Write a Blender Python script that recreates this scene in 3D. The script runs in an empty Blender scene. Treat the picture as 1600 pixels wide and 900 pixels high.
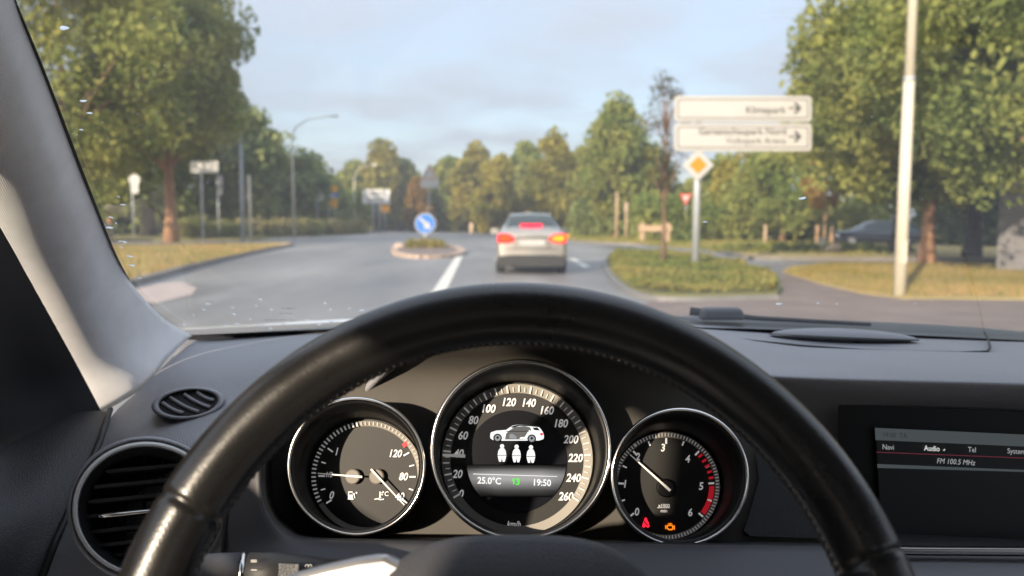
import bpy, bmesh, math, random
import numpy as np
from mathutils import Vector, Matrix
R = math.radians
rng = np.random.default_rng(7)
random.seed(7)

# ------------------------------------------------------------------ camera, sky, sun, exposure
FPX, PITCH, CAMZ = 1150.0, R(5.0), 1.22
SUN_AZ, SUN_EL = 31.0, 17.0            # sun stands behind the driver: degrees to the left of straight back, height
scene = bpy.context.scene
COL = scene.collection
cd = bpy.data.cameras.new('camera')
cd.sensor_width = 36; cd.lens = 36 * FPX / 1600; cd.clip_start = .02; cd.clip_end = 3000
cd.dof.use_dof = True; cd.dof.focus_distance = .60; cd.dof.aperture_fstop = cd.lens / 4.3
cam = bpy.data.objects.new('camera', cd); COL.objects.link(cam)
cam.location = (0, 0, CAMZ); cam.rotation_euler = (R(90) - PITCH, 0, 0)
scene.camera = cam

world = bpy.data.worlds.new('World'); scene.world = world; world.use_nodes = True
def build_world():
    nt = world.node_tree; N = nt.nodes; L = nt.links
    for n in list(N): N.remove(n)
    out = N.new('ShaderNodeOutputWorld'); bg = N.new('ShaderNodeBackground')
    sky = N.new('ShaderNodeTexSky'); sky.sky_type = 'NISHITA'; sky.sun_disc = False
    sky.sun_elevation = R(SUN_EL); sky.sun_rotation = R(180 + SUN_AZ)
    sky.air_density = 1.0; sky.dust_density = 1.2; sky.ozone_density = 1.6
    tc = N.new('ShaderNodeTexCoord')
    sep = N.new('ShaderNodeSeparateXYZ'); L.new(tc.outputs['Generated'], sep.inputs[0])
    add = N.new('ShaderNodeMath'); add.operation = 'ADD'; add.inputs[1].default_value = .12; L.new(sep.outputs[2], add.inputs[0])
    mx = N.new('ShaderNodeMath'); mx.operation = 'MAXIMUM'; mx.inputs[1].default_value = .05; L.new(add.outputs[0], mx.inputs[0])
    dx = N.new('ShaderNodeMath'); dx.operation = 'DIVIDE'; L.new(sep.outputs[0], dx.inputs[0]); L.new(mx.outputs[0], dx.inputs[1])
    dy = N.new('ShaderNodeMath'); dy.operation = 'DIVIDE'; L.new(sep.outputs[1], dy.inputs[0]); L.new(mx.outputs[0], dy.inputs[1])
    cmb = N.new('ShaderNodeCombineXYZ'); L.new(dx.outputs[0], cmb.inputs[0]); L.new(dy.outputs[0], cmb.inputs[1])
    nz = N.new('ShaderNodeTexNoise'); nz.inputs['Scale'].default_value = 1.1; nz.inputs['Detail'].default_value = 6; nz.inputs['Roughness'].default_value = .5
    L.new(cmb.outputs[0], nz.inputs['Vector'])
    rp = N.new('ShaderNodeMapRange'); rp.inputs[1].default_value = .36; rp.inputs[2].default_value = .64
    rp.inputs[3].default_value = .66; rp.inputs[4].default_value = .96; rp.interpolation_type = 'SMOOTHSTEP'
    L.new(nz.outputs['Fac'], rp.inputs[0])
    mix = N.new('ShaderNodeMix'); mix.data_type = 'RGBA'
    cl = N.new('ShaderNodeVectorMath'); cl.operation = 'SCALE'; cl.inputs[0].default_value = (2.26, 2.46, 2.86)     # thin cloud, brighter overhead as a veiled sky is
    up = N.new('ShaderNodeMath'); up.operation = 'MULTIPLY_ADD'; up.inputs[1].default_value = 1.25; up.inputs[2].default_value = .78; up.use_clamp = False
    zc = N.new('ShaderNodeMath'); zc.operation = 'MAXIMUM'; zc.inputs[1].default_value = 0; L.new(sep.outputs[2], zc.inputs[0]); L.new(zc.outputs[0], up.inputs[0]); L.new(up.outputs[0], cl.inputs['Scale'])
    L.new(rp.outputs[0], mix.inputs['Factor']); L.new(sky.outputs[0], mix.inputs['A']); L.new(cl.outputs[0], mix.inputs['B'])
    L.new(mix.outputs['Result'], bg.inputs[0]); bg.inputs[1].default_value = .10
    L.new(bg.outputs[0], out.inputs[0])
build_world()
sl = bpy.data.lights.new('sun', 'SUN'); sl.energy = 2.8; sl.angle = R(1.0); sl.color = (1, .84, .64)
sun = bpy.data.objects.new('sun', sl); COL.objects.link(sun)
a, e = R(SUN_AZ), R(SUN_EL)
SUND = Vector((math.sin(a) * math.cos(e), math.cos(a) * math.cos(e), -math.sin(e)))   # the way the light travels
sun.rotation_euler = SUND.to_track_quat('-Z', 'Y').to_euler(); sun.location = (-20, -25, 12)
vs = scene.view_settings
vs.view_transform = 'Standard'; vs.look = 'None'; vs.exposure = 1.55; vs.gamma = 1; vs.use_curve_mapping = False
scene.render.engine = 'CYCLES'
cy = scene.cycles
cy.use_denoising = True; cy.max_bounces = 8; cy.transparent_max_bounces = 16; cy.caustics_reflective = False; cy.caustics_refractive = False
cy.sample_clamp_indirect = 6

# ------------------------------------------------------------------ geometry helpers
FWD = np.array([0, math.cos(PITCH), -math.sin(PITCH)]); UP = np.array([0, math.sin(PITCH), math.cos(PITCH)]); RT = np.array([1., 0, 0])
CAM = np.array([0, 0, CAMZ])
def ray(px, py): return FWD + RT * ((px - 800) / FPX) + UP * ((450 - py) / FPX)
def at(px, py, Y): d = ray(px, py); return CAM + d * (Y / d[1])
def gnd(px, py, z=0.0): d = ray(px, py); return CAM + d * ((z - CAMZ) / d[2])
def gx(px, Y, z=0.0):                       # a point at lateral picture column px, distance Y, height z
    return np.array([(px - 800) / FPX * (Y * math.cos(PITCH) - (z - CAMZ) * math.sin(PITCH)), Y, z])
def zpx(py, Y): return at(800, py, Y)[2]    # height of picture row py at distance Y
class Plane:
    def __init__(s, p0, n, u):
        s.p = np.array(p0, float); s.n = np.array(n, float); s.n /= np.linalg.norm(s.n)
        u = np.array(u, float); u -= s.n * (u @ s.n); s.u = u / np.linalg.norm(u); s.v = np.cross(s.n, s.u)
    def hit(s, px, py, off=0.0):
        d = ray(px, py); t = ((s.p + s.n * off - CAM) @ s.n) / (d @ s.n); return CAM + d * t
    def m(s, px, py, off=0.0): return ((s.hit(px, py, off) - CAM) @ FWD) / FPX     # metres per pixel there

def finish(me, name, mat, parent, smooth):
    ob = bpy.data.objects.new(name, me); COL.objects.link(ob)
    if mat: me.materials.append(mat)
    if smooth: me.polygons.foreach_set('use_smooth', [True] * len(me.polygons))
    if parent is not None:
        ob.parent = parent
        if parent.type == 'EMPTY': ob.matrix_parent_inverse = Matrix.Translation(-Vector(parent.location))
    return ob
def mesh(name, V, F, mat, parent=None, smooth=False):
    me = bpy.data.meshes.new(name); me.from_pydata([tuple(map(float, v)) for v in V], [], [tuple(f) for f in F]); me.update()
    return finish(me, name, mat, parent, smooth)
def quads(name, V, mat, parent=None, smooth=False, n=4):      # V (k,n,3): k separate polygons, fast
    V = np.asarray(V, np.float32); k = len(V)
    me = bpy.data.meshes.new(name); me.vertices.add(k * n); me.vertices.foreach_set('co', V.reshape(-1))
    me.loops.add(k * n); me.loops.foreach_set('vertex_index', np.arange(k * n, dtype=np.int32))
    me.polygons.add(k); me.polygons.foreach_set('loop_start', np.arange(0, k * n, n, dtype=np.int32)); me.update(calc_edges=True)
    return finish(me, name, mat, parent, smooth)
class MB:
    """collects shapes for one mesh"""
    def __init__(s): s.V = []; s.F = []
    def add(s, V, F):
        o = len(s.V); s.V += [tuple(map(float, v)) for v in V]; s.F += [tuple(i + o for i in f) for f in F]; return s
    def build(s, name, mat, parent=None, smooth=False): return mesh(name, s.V, s.F, mat, parent, smooth)
def box(c, sx, sy, sz, rz=0):
    c = np.array(c, float); ca, sa = math.cos(rz), math.sin(rz); V = []
    for x in (-1, 1):
        for y in (-1, 1):
            for z in (-1, 1):
                X, Y = x * sx / 2, y * sy / 2; V.append(c + (X * ca - Y * sa, X * sa + Y * ca, z * sz / 2))
    return V, [(0, 1, 3, 2), (4, 6, 7, 5), (0, 4, 5, 1), (2, 3, 7, 6), (0, 2, 6, 4), (1, 5, 7, 3)]
def tube(path, rad, seg=10, cap=True):
    path = [np.array(p, float) for p in path]; n = len(path)
    if not hasattr(rad, '__len__'): rad = [rad] * n
    V = []; F = []; ref = None
    for i, p in enumerate(path):
        t = path[min(i + 1, n - 1)] - path[max(i - 1, 0)]; t /= np.linalg.norm(t)
        if ref is None: ref = np.array([1., 0, 0]) if abs(t[0]) < .9 else np.array([0, 1., 0])
        ref = ref - t * (ref @ t); ref /= np.linalg.norm(ref); b = np.cross(t, ref)
        for k in range(seg):
            a = 2 * math.pi * k / seg; V.append(p + rad[i] * (math.cos(a) * ref + math.sin(a) * b))
    for i in range(n - 1):
        for k in range(seg): k2 = (k + 1) % seg; F.append((i * seg + k, i * seg + k2, (i + 1) * seg + k2, (i + 1) * seg + k))
    if cap: F.append(tuple(range(seg - 1, -1, -1))); F.append(tuple((n - 1) * seg + k for k in range(seg)))
    return V, F
def catmull(P, sub, axis=0):
    P = np.moveaxis(np.asarray(P, float), axis, 0); n = len(P); o = []
    for i in range(n - 1):
        p1, p2 = P[i], P[i + 1]; p0 = P[i - 1] if i else 2 * p1 - p2; p3 = P[i + 2] if i + 2 < n else 2 * p2 - p1
        for k in range(sub):
            t = k / sub; o.append(.5 * (2 * p1 + (p2 - p0) * t + (2 * p0 - 5 * p1 + 4 * p2 - p3) * t * t + (3 * p1 - p0 - 3 * p2 + p3) * t ** 3))
    o.append(P[-1]); return np.moveaxis(np.array(o), 0, axis)
def grid_vf(P, closed=False):
    n, m = P.shape[:2]; F = []
    for i in range(n - 1):
        for j in range(m if closed else m - 1):
            j2 = (j + 1) % m; F.append((i * m + j, i * m + j2, (i + 1) * m + j2, (i + 1) * m + j))
    return P.reshape(-1, 3), F
def surf(name, ctrl, mat, parent, sub=(6, 6), thick=0.0, smooth=True):   # ctrl: rows of (px, py, Y)
    P = np.array([[at(*q) for q in row] for row in ctrl]); P = catmull(catmull(P, sub[0], 0), sub[1], 1)
    o = mesh(name, *grid_vf(P), mat, parent, smooth)
    if thick:
        md = o.modifiers.new('thickness', 'SOLIDIFY'); md.thickness = abs(thick); md.offset = 1 if thick > 0 else -1
    return o
def prism(pts, d):                    # polygon pts (k,3) pushed by vector d
    k = len(pts); pts = [np.array(p, float) for p in pts]; d = np.array(d, float)
    V = pts + [p + d for p in pts]; F = [tuple(range(k - 1, -1, -1)), tuple(range(k, 2 * k))]
    F += [(i, (i + 1) % k, k + (i + 1) % k, k + i) for i in range(k)]; return V, F
def thing(name, label, cat, loc=(0, 0, 0), group=None):
    o = bpy.data.objects.new(name, None); COL.objects.link(o); o.location = tuple(map(float, loc)); o.empty_display_size = .2
    o['label'] = label; o['category'] = cat
    if group: o['group'] = group
    return o
def tag(o, label=None, cat=None, group=None, kind=None):
    if label: o['label'] = label
    if cat: o['category'] = cat
    if group: o['group'] = group
    if kind: o['kind'] = kind
    return o

# ------------------------------------------------------------------ materials
def mat(name, col, rough=.6, metal=0.0, var=.0, scale=8.0, bump=None, rvar=0.0, spec=.5, col2=None, detail=4, emit=None, coat=0.0, trans=False, sheen=0.0, coord='Object', stretch=None):
    m = bpy.data.materials.new(name); m.use_nodes = True; nt = m.node_tree; N = nt.nodes; L = nt.links
    b = N['Principled BSDF']; b.inputs['Base Color'].default_value = (*col, 1); b.inputs['Roughness'].default_value = rough
    b.inputs['Metallic'].default_value = metal; b.inputs['Specular IOR Level'].default_value = spec
    if coat: b.inputs['Coat Weight'].default_value = coat; b.inputs['Coat Roughness'].default_value = .08
    if sheen: b.inputs['Sheen Weight'].default_value = sheen
    if emit: b.inputs['Emission Color'].default_value = (*emit[0], 1); b.inputs['Emission Strength'].default_value = emit[1]
    vec = None
    if var or rvar or bump or col2:
        tc = N.new('ShaderNodeTexCoord'); vec = tc.outputs[coord]
        if stretch: mp = N.new('ShaderNodeMapping'); mp.inputs['Scale'].default_value = stretch; L.new(vec, mp.inputs[0]); vec = mp.outputs[0]
    if var or col2 or rvar:
        nz = N.new('ShaderNodeTexNoise'); nz.inputs['Scale'].default_value = scale; nz.inputs['Detail'].default_value = detail; nz.inputs['Roughness'].default_value = .6
        L.new(vec, nz.inputs['Vector'])
        rp = N.new('ShaderNodeMapRange'); rp.inputs[1].default_value = .3; rp.inputs[2].default_value = .7; L.new(nz.outputs['Fac'], rp.inputs[0])
        c2 = col2 or tuple(c * (1 + var) for c in col); c1 = col if col2 else tuple(c * (1 - var) for c in col)
        mx = N.new('ShaderNodeMix'); mx.data_type = 'RGBA'; mx.inputs['A'].default_value = (*c1, 1); mx.inputs['B'].default_value = (*c2, 1)
        L.new(rp.outputs[0], mx.inputs['Factor']); L.new(mx.outputs['Result'], b.inputs['Base Color'])
        if rvar:
            r2 = N.new('ShaderNodeMapRange'); r2.inputs[1].default_value = .3; r2.inputs[2].default_value = .7
            r2.inputs[3].default_value = rough - rvar; r2.inputs[4].default_value = rough + rvar; L.new(nz.outputs['Fac'], r2.inputs[0]); L.new(r2.outputs[0], b.inputs['Roughness'])
    if bump:
        kind, sc, st, dist = bump
        if kind == 'grain':
            t = N.new('ShaderNodeTexVoronoi'); t.inputs['Scale'].default_value = sc; t.feature = 'DISTANCE_TO_EDGE'; o = t.outputs['Distance']
            rp = N.new('ShaderNodeMapRange'); rp.inputs[2].default_value = .25; L.new(o, rp.inputs[0]); o = rp.outputs[0]
        elif kind == 'wave':
            t = N.new('ShaderNodeTexWave'); t.inputs['Scale'].default_value = sc; t.bands_direction = 'DIAGONAL'; t.inputs['Distortion'].default_value = .4; o = t.outputs['Fac']
        else:
            t = N.new('ShaderNodeTexNoise'); t.inputs['Scale'].default_value = sc; t.inputs['Detail'].default_value = 5; o = t.outputs['Fac']
        L.new(vec, t.inputs['Vector'])
        bp = N.new('ShaderNodeBump'); bp.inputs['Strength'].default_value = st; bp.inputs['Distance'].default_value = dist
        L.new(o, bp.inputs['Height']); L.new(bp.outputs[0], b.inputs['Normal'])
    return m
def emis(name, col, st):
    m = bpy.data.materials.new(name); m.use_nodes = True; N = m.node_tree.nodes
    N.remove(N['Principled BSDF']); e = N.new('ShaderNodeEmission'); e.inputs[0].default_value = (*col, 1); e.inputs[1].default_value = st
    m.node_tree.links.new(e.outputs[0], N['Material Output'].inputs[0]); return m
def leafmat(name, c1, c2, c3, scale=.35, tr=.5):
    m = bpy.data.materials.new(name); m.use_nodes = True; nt = m.node_tree; N = nt.nodes; L = nt.links
    N.remove(N['Principled BSDF'])
    g = N.new('ShaderNodeNewGeometry'); tc = N.new('ShaderNodeTexCoord')
    nz = N.new('ShaderNodeTexNoise'); nz.inputs['Scale'].default_value = scale; nz.inputs['Detail'].default_value = 3; L.new(tc.outputs['Object'], nz.inputs['Vector'])
    rp = N.new('ShaderNodeMapRange'); rp.inputs[1].default_value = .38; rp.inputs[2].default_value = .66; L.new(nz.outputs['Fac'], rp.inputs[0])
    m1 = N.new('ShaderNodeMix'); m1.data_type = 'RGBA'; m1.inputs['A'].default_value = (*c1, 1); m1.inputs['B'].default_value = (*c2, 1)
    L.new(g.outputs['Random Per Island'], m1.inputs['Factor'])
    m2 = N.new('ShaderNodeMix'); m2.data_type = 'RGBA'; m2.inputs['B'].default_value = (*c3, 1)
    L.new(rp.outputs[0], m2.inputs['Factor']); L.new(m1.outputs['Result'], m2.inputs['A'])
    d = N.new('ShaderNodeBsdfDiffuse'); t = N.new('ShaderNodeBsdfTranslucent'); s = N.new('ShaderNodeMixShader'); s.inputs[0].default_value = tr
    L.new(m2.outputs['Result'], d.inputs[0]); L.new(m2.outputs['Result'], t.inputs[0])
    L.new(d.outputs[0], s.inputs[1]); L.new(t.outputs[0], s.inputs[2]); L.new(s.outputs[0], N['Material Output'].inputs[0]); return m
def glassmat(name, tint=(.97, .98, .97), rough=0.0, ior=1.45, dust=0.0):     # thin pane: clear, with the mirror part of real glass
    m = bpy.data.materials.new(name); m.use_nodes = True; nt = m.node_tree; N = nt.nodes; L = nt.links
    N.remove(N['Principled BSDF'])
    t = N.new('ShaderNodeBsdfTransparent'); t.inputs[0].default_value = (*tint, 1)
    g = N.new('ShaderNodeBsdfGlossy'); g.inputs['Roughness'].default_value = rough
    f = N.new('ShaderNodeFresnel'); f.inputs[0].default_value = ior
    s = N.new('ShaderNodeMixShader'); L.new(f.outputs[0], s.inputs[0]); L.new(t.outputs[0], s.inputs[1]); L.new(g.outputs[0], s.inputs[2])
    if dust:                                                            # a film of dust and dried rain that scatters a little light
        df = N.new('ShaderNodeBsdfTranslucent'); df.inputs[0].default_value = (.85, .85, .85, 1); d2 = N.new('ShaderNodeMixShader')
        tc = N.new('ShaderNodeTexCoord'); nz = N.new('ShaderNodeTexNoise'); nz.inputs['Scale'].default_value = 5; nz.inputs['Detail'].default_value = 6; L.new(tc.outputs['Object'], nz.inputs['Vector'])
        rp = N.new('ShaderNodeMapRange'); rp.inputs[1].default_value = .3; rp.inputs[2].default_value = .75; rp.inputs[3].default_value = dust * .6; rp.inputs[4].default_value = dust * 1.5; L.new(nz.outputs['Fac'], rp.inputs[0]); L.new(rp.outputs[0], d2.inputs[0])
        L.new(s.outputs[0], d2.inputs[1]); L.new(df.outputs[0], d2.inputs[2]); L.new(d2.outputs[0], N['Material Output'].inputs[0]); return m
    L.new(s.outputs[0], N['Material Output'].inputs[0]); return m

M = {}
M['asphalt'] = mat('asphalt', (.11, .107, .104), .5, col2=(.33, .32, .31), scale=.42, detail=10, rvar=.12, bump=('noise', 40, .5, .012), stretch=(1, .22, 1))
M['asphalt_old'] = mat('asphalt_old', (.27, .24, .225), .8, var=.2, scale=.8, detail=8, bump=('noise', 30, .3, .01))
M['paving'] = mat('red_brown_paving', (.21, .165, .145), .85, var=.2, scale=1.2, detail=8, bump=('noise', 20, .3, .01))
M['drygrass'] = mat('dry_grass_ground', (.70, .49, .235), .95, scale=.7, detail=8, col2=(.52, .39, .17), bump=('noise', 12, .8, .05))
M['lawn'] = mat('half_dry_lawn', (.27, .24, .08), .95, scale=.35, detail=8, col2=(.56, .40, .16), bump=('noise', 12, .8, .05))
M['meadow'] = mat('meadow', (.12, .14, .04), .95, scale=.15, detail=8, col2=(.28, .22, .08), bump=('noise', 8, .8, .05))
M['kerb'] = mat('concrete_kerb', (.20, .185, .17), .85, var=.15, scale=3)
M['kerb_pink'] = mat('sandstone_kerb', (.48, .36, .29), .85, var=.2, scale=3)
M['pale'] = mat('pale_reflection', (.46, .38, .34), .85, var=.15, scale=2)  # colour of the painted reflection patch on the road
M['paint'] = mat('road_paint', (.78, .75, .68), .6, var=.12, scale=6)
M['bark'] = mat('bark', (.19, .12, .075), .95, var=.35, scale=6, bump=('noise', 14, .9, .04), stretch=(1, 1, .25))
M['bark_red'] = mat('reddish_bark', (.36, .20, .11), .95, var=.35, scale=6, bump=('noise', 14, .9, .04), stretch=(1, 1, .25))
M['bark_dark'] = mat('dark_bark', (.045, .038, .03), .95, var=.35, scale=6, bump=('noise', 14, .9, .04), stretch=(1, 1, .25))
M['galv'] = mat('galvanised_steel', (.42, .45, .48), .5, .25, var=.1, scale=5)
M['polecream'] = mat('cream_pole_paint', (.60, .55, .44), .55, var=.06, scale=3)
M['signwhite'] = mat('sign_white', (.46, .455, .45), .4, var=.03, scale=2)
M['signbright'] = mat('lifted_sign_white', (.85, .84, .83), .35, var=.03)  # sign white lifted to make up for the shade on the left signs
M['signedge'] = mat('sign_border_grey', (.16, .155, .15), .5)
M['signblack'] = mat('sign_lettering', (.03, .03, .03), .5)
M['signyellow'] = mat('sign_yellow', (.62, .23, .004), .4)
M['signyellowlifted'] = mat('lifted_sign_yellow', (.95, .42, .01), .4)  # sign yellow made brighter to offset the shade it stands in
M['signblue'] = mat('sign_blue', (.01, .16, .60), .4)
M['signred'] = mat('sign_red', (.60, .04, .04), .4)
M['signback'] = mat('sign_back_grey', (.45, .46, .47), .5, var=.05)
M['wood'] = mat('pale_timber', (.42, .30, .20), .8, var=.25, scale=9, stretch=(1, 1, .2))
M['stake'] = mat('stake_timber', (.34, .22, .13), .85, var=.25, scale=9)
M['stone'] = mat('pale_boulder', (.55, .42, .30), .9, var=.2, scale=5, bump=('noise', 8, .6, .03))
M['slate'] = mat('grey_slate_cladding', (.17, .165, .17), .8, var=.18, scale=3, bump=('wave', 3.0, .3, .01))
M['roof'] = mat('dark_roof', (.10, .085, .08), .85, var=.2, scale=4)
M['lime'] = leafmat('lime_leaves', (0.15, 0.2, 0.065), (0.25, 0.295, 0.09), (0.46, 0.45, 0.14), .40)
M['lime2'] = leafmat('hornbeam_leaves', (0.145, 0.2, 0.068), (0.255, 0.305, 0.095), (0.45, 0.45, 0.14), .45)
M['green'] = leafmat('green_leaves', (0.145, 0.205, 0.085), (0.25, 0.32, 0.115), (0.38, 0.41, 0.15), .30)
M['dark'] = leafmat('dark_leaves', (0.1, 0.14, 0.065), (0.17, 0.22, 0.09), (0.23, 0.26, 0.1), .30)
M['yellow'] = leafmat('yellowing_leaves', (0.2, 0.21, 0.05), (0.32, 0.3, 0.065), (0.44, 0.38, 0.09), .25)
M['orange'] = leafmat('autumn_leaves', (0.253, 0.149, 0.034), (0.368, 0.207, 0.046), (0.345, 0.230, 0.057), .30)
M['hedge'] = leafmat('hedge_leaves', (0.15, 0.21, 0.06), (0.28, 0.34, 0.095), (0.4, 0.41, 0.13), .30)
M['sparse'] = leafmat('thin_brown_leaves', (.10, .075, .045), (.17, .12, .06), (.14, .13, .04), .5)
M['cover'] = leafmat('ground_cover_leaves', (0.16, 0.2, 0.05), (0.28, 0.3, 0.075), (0.42, 0.35, 0.11), .35)
M['weeds'] = leafmat('tall_dry_weeds', (0.3, 0.27, 0.12), (0.5, 0.42, 0.22), (0.27, 0.3, 0.11), .3)
M['straw'] = leafmat('straw_blades', (0.48, 0.34, 0.14), (0.62, 0.45, 0.2), (0.38, 0.31, 0.12), .3)
# cabin
M['dash'] = mat('dash_soft_plastic', (.27, .271, .292), .5, var=.06, scale=5, bump=('grain', 420, .30, .0014), spec=.65)
M['dashlow'] = mat('lower_dash_plastic', (.07, .07, .077), .55, var=.05, scale=6, bump=('noise', 900, .12, .0008))
M['black'] = mat('black_plastic', (.018, .018, .019), .55, bump=('noise', 700, .1, .0006), var=.1)
M['blackgloss'] = mat('gloss_black', (.004, .004, .0045), .45, spec=.35)
M['clusterface'] = mat('cluster_face', (.075, .068, .060), .7, var=.10, scale=16)
M['ribbed'] = mat('ribbed_black', (.028, .028, .029), .5, bump=('wave', 300, .7, .0014))
M['leather'] = mat('worn_black_leather', (.011, .0105, .0105), .31, scale=14, rvar=.09, bump=('grain', 620, .075, .0008), spec=.6, coat=.15, col2=(.012, .0105, .0095), detail=6)
M['stitch'] = mat('stitching', (.060, .052, .044), .7)
M['airbag'] = mat('airbag_cover', (.052, .053, .061), .5, bump=('grain', 520, .25, .001), var=.06)
M['silver'] = mat('satin_silver', (.62, .62, .64), .30, .9)
M['chrome'] = mat('chrome', (.78, .76, .73), .16, 1.0)
M['ringwhite'] = mat('ring_reflection_white', (.88, .88, .88), .28, .0)  # near-white, the side window's reflection put into the colour
M['chromedark'] = mat('dark_chrome', (.34, .33, .32), .25, 1.0)
M['fabric'] = mat('pillar_fabric', (.90, .885, .885), .95, var=.05, scale=30, bump=('wave', 300, .45, .001), sheen=.1)
M['headliner'] = mat('headliner', (.45, .44, .43), .95, var=.04)
M['doordark'] = mat('door_leatherette', (.040, .041, .046), .5, bump=('grain', 420, .3, .0014), var=.06)
M['deepblack'] = mat('tweeter_black', (.006, .006, .007), .65, bump=('noise', 300, .15, .0008))
M['trimlight'] = mat('brushed_trim', (.50, .51, .55), .38, .55, var=.05, scale=4)
M['track'] = mat('dial_track', (.27, .25, .22), .6)
M['dial'] = mat('dial_black', (.014, .0135, .013), .55, var=.1)
M['lcd'] = mat('lcd_black', (.004, .0045, .008), .25)
M['num'] = mat('dial_print', (.74, .72, .70), .6, emit=((.9, .88, .88), .10))
M['num2'] = mat('dial_tick_print', (.62, .60, .56), .6, emit=((.9, .88, .88), .06))
M['needle'] = mat('needle', (.80, .78, .74), .5, emit=((1, .97, .93), .06))
M['hubcap'] = mat('needle_hub', (.20, .18, .16), .5)
M['red'] = mat('dial_red', (.62, .02, .03), .5, emit=((.9, .02, .04), .10))
M['redlamp'] = emis('warning_red', (1, .02, .05), 0.478)
M['amberlamp'] = emis('warning_amber', (1, .22, .01), 0.478)
M['greenlcd'] = emis('lcd_green', (.05, .50, .03), .75)
M['whitelcd'] = emis('lcd_white', (.93, .93, .90), 0.413)
M['greylcd'] = emis('lcd_grey', (.34, .35, .36), 0.348)
M['midlcd'] = emis('lcd_mid', (.18, .17, .16), 0.348)
M['nightlcd'] = emis('lcd_dark', (.012, .012, .014), 0.348)
M['screen'] = mat('screen_black', (.003, .0035, .004), .45, emit=((.20, .26, .30), .002))
M['bar'] = emis('screen_bar', (.055, .065, .067), 0.391)
M['scr_text'] = emis('screen_text', (.32, .33, .34), 0.391)
M['scr_bold'] = emis('screen_text_bold', (.62, .62, .60), 0.391)
M['scr_dim'] = emis('screen_text_dim', (.018, .022, .024), 0.435)
M['scr_red'] = emis('screen_red_line', (.16, .03, .05), 0.348)
M['glass'] = glassmat('windscreen_glass', dust=.020)
M['coverglass'] = glassmat('gauge_cover', (.99, .99, .99), 0, 1.3)
M['frit'] = mat('black_glass_border', (.012, .012, .013), .4)
M['hood'] = mat('silver_bonnet_paint', (.86, .86, .87), .25, .0, coat=1.0)
M['cowl'] = mat('cowl_plastic', (.075, .08, .085), .5, var=.12, scale=10, bump=('noise', 300, .3, .002))
M['drop'] = mat('water', (1, 1, 1), .0); 
b = M['drop'].node_tree.nodes['Principled BSDF']; b.inputs['Transmission Weight'].default_value = 1; b.inputs['IOR'].default_value = 1.2
# other cars
M['silverpaint'] = mat('silver_car_paint', (.40, .375, .34), .30, .5, coat=.7)
M['bluepaint'] = mat('dark_blue_car_paint', (.045, .055, .085), .2, .2, coat=1.0)
M['carglass'] = mat('tinted_car_glass', (.03, .045, .045), .08, spec=.65)
M['tyre'] = mat('tyre_rubber', (.02, .02, .02), .85)
M['rim'] = mat('alloy_rim', (.6, .6, .62), .35, .8)
M['carblack'] = mat('bumper_black', (.025, .024, .024), .7)
M['tailred'] = mat('tail_lens', (.55, .01, .015), .25, emit=((1, .008, .02), .6))
M['tailamber'] = emis('lit_tail_bulb', (1, .13, .01), .55)
M['indicator'] = emis('lit_indicator_bulb', (1, .40, .015), .8)
M['brake'] = emis('brake_light_red', (1, .01, .05), .95)
M['lampglass'] = mat('lamp_lens', (.8, .8, .78), .3)

# ------------------------------------------------------------------ text
def text_mesh(s, bold=0.0, shear=0.0, space=1.0):
    cu = bpy.data.curves.new('t', 'FONT'); cu.body = s; cu.size = 1; cu.offset = bold; cu.shear = shear; cu.space_character = space; cu.resolution_u = 3
    ob = bpy.data.objects.new('t', cu); me = bpy.data.meshes.new_from_object(ob)
    bpy.data.objects.remove(ob); bpy.data.curves.remove(cu); return me
CAPH = .72
def text(name, s, pl, px, py, hpx, m, parent, bold=.012, shear=0.0, off=.0008, rot=0.0, align='c', sx=1.0, space=1.0):
    me = text_mesh(s, bold, shear, space); n = len(me.vertices); co = np.empty(n * 3, np.float32); me.vertices.foreach_get('co', co); co = co.reshape(-1, 3)
    k = hpx * pl.m(px, py) / CAPH
    x0, x1 = co[:, 0].min(), co[:, 0].max(); ox = {'c': (x0 + x1) / 2, 'l': x0, 'r': x1}[align]
    q = (co[:, :2] - (ox, CAPH / 2)) * (k * sx, k); ca, sa = math.cos(rot), math.sin(rot)
    q = np.stack([q[:, 0] * ca - q[:, 1] * sa, q[:, 0] * sa + q[:, 1] * ca], 1)
    P = pl.hit(px, py) + q[:, :1] * pl.u + q[:, 1:] * pl.v + pl.n * off
    me.vertices.foreach_set('co', P.astype(np.float32).reshape(-1)); me.update()
    return finish(me, name, m, parent, False)

# ------------------------------------------------------------------ the setting: ground, road, verges
def sheet(name, pts, m, z): return tag(mesh(name, [(p[0], p[1], z) for p in pts], [tuple(range(len(pts)))], m), kind='structure')
sheet('ground', [(-480, -36), (480, -36), (480, 512), (-480, 512)], M['meadow'], -.02)
sheet('road', [(-140, -30), (140, -30), (140, 330), (-140, 330)], M['asphalt'], .0)
def slab(name, px, m, h=.10, z0=-.01):
    pts = [gnd(x, y, h) if y is not None else None for x, y in px]
    V, F = prism([(p[0], p[1], z0) for p in pts], (0, 0, h - z0)); return tag(mesh(name, V, F, m), kind='structure')
def kerb(name, px, m, w=.18, h=.125, side=1):
    P = [gnd(x, y, .1)[:2] for x, y in px]; P = catmull(np.array(P), 5); V = []; F = []
    for i, p in enumerate(P):
        t = P[min(i + 1, len(P) - 1)] - P[max(i - 1, 0)]; t /= np.hypot(*t); n = np.array([-t[1], t[0]]) * side
        for q, z in ((p - n * w * .5, -.01), (p - n * w * .45, h), (p + n * w * .5, h), (p + n * w * .5, -.01)): V.append((q[0], q[1], z))
        if i:
            o = 4 * i
            for a, b in ((0, 1), (1, 2), (2, 3)): F.append((o - 4 + a, o - 4 + b, o + b, o + a))
    return tag(mesh(name, V, F, m), kind='structure')
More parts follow.
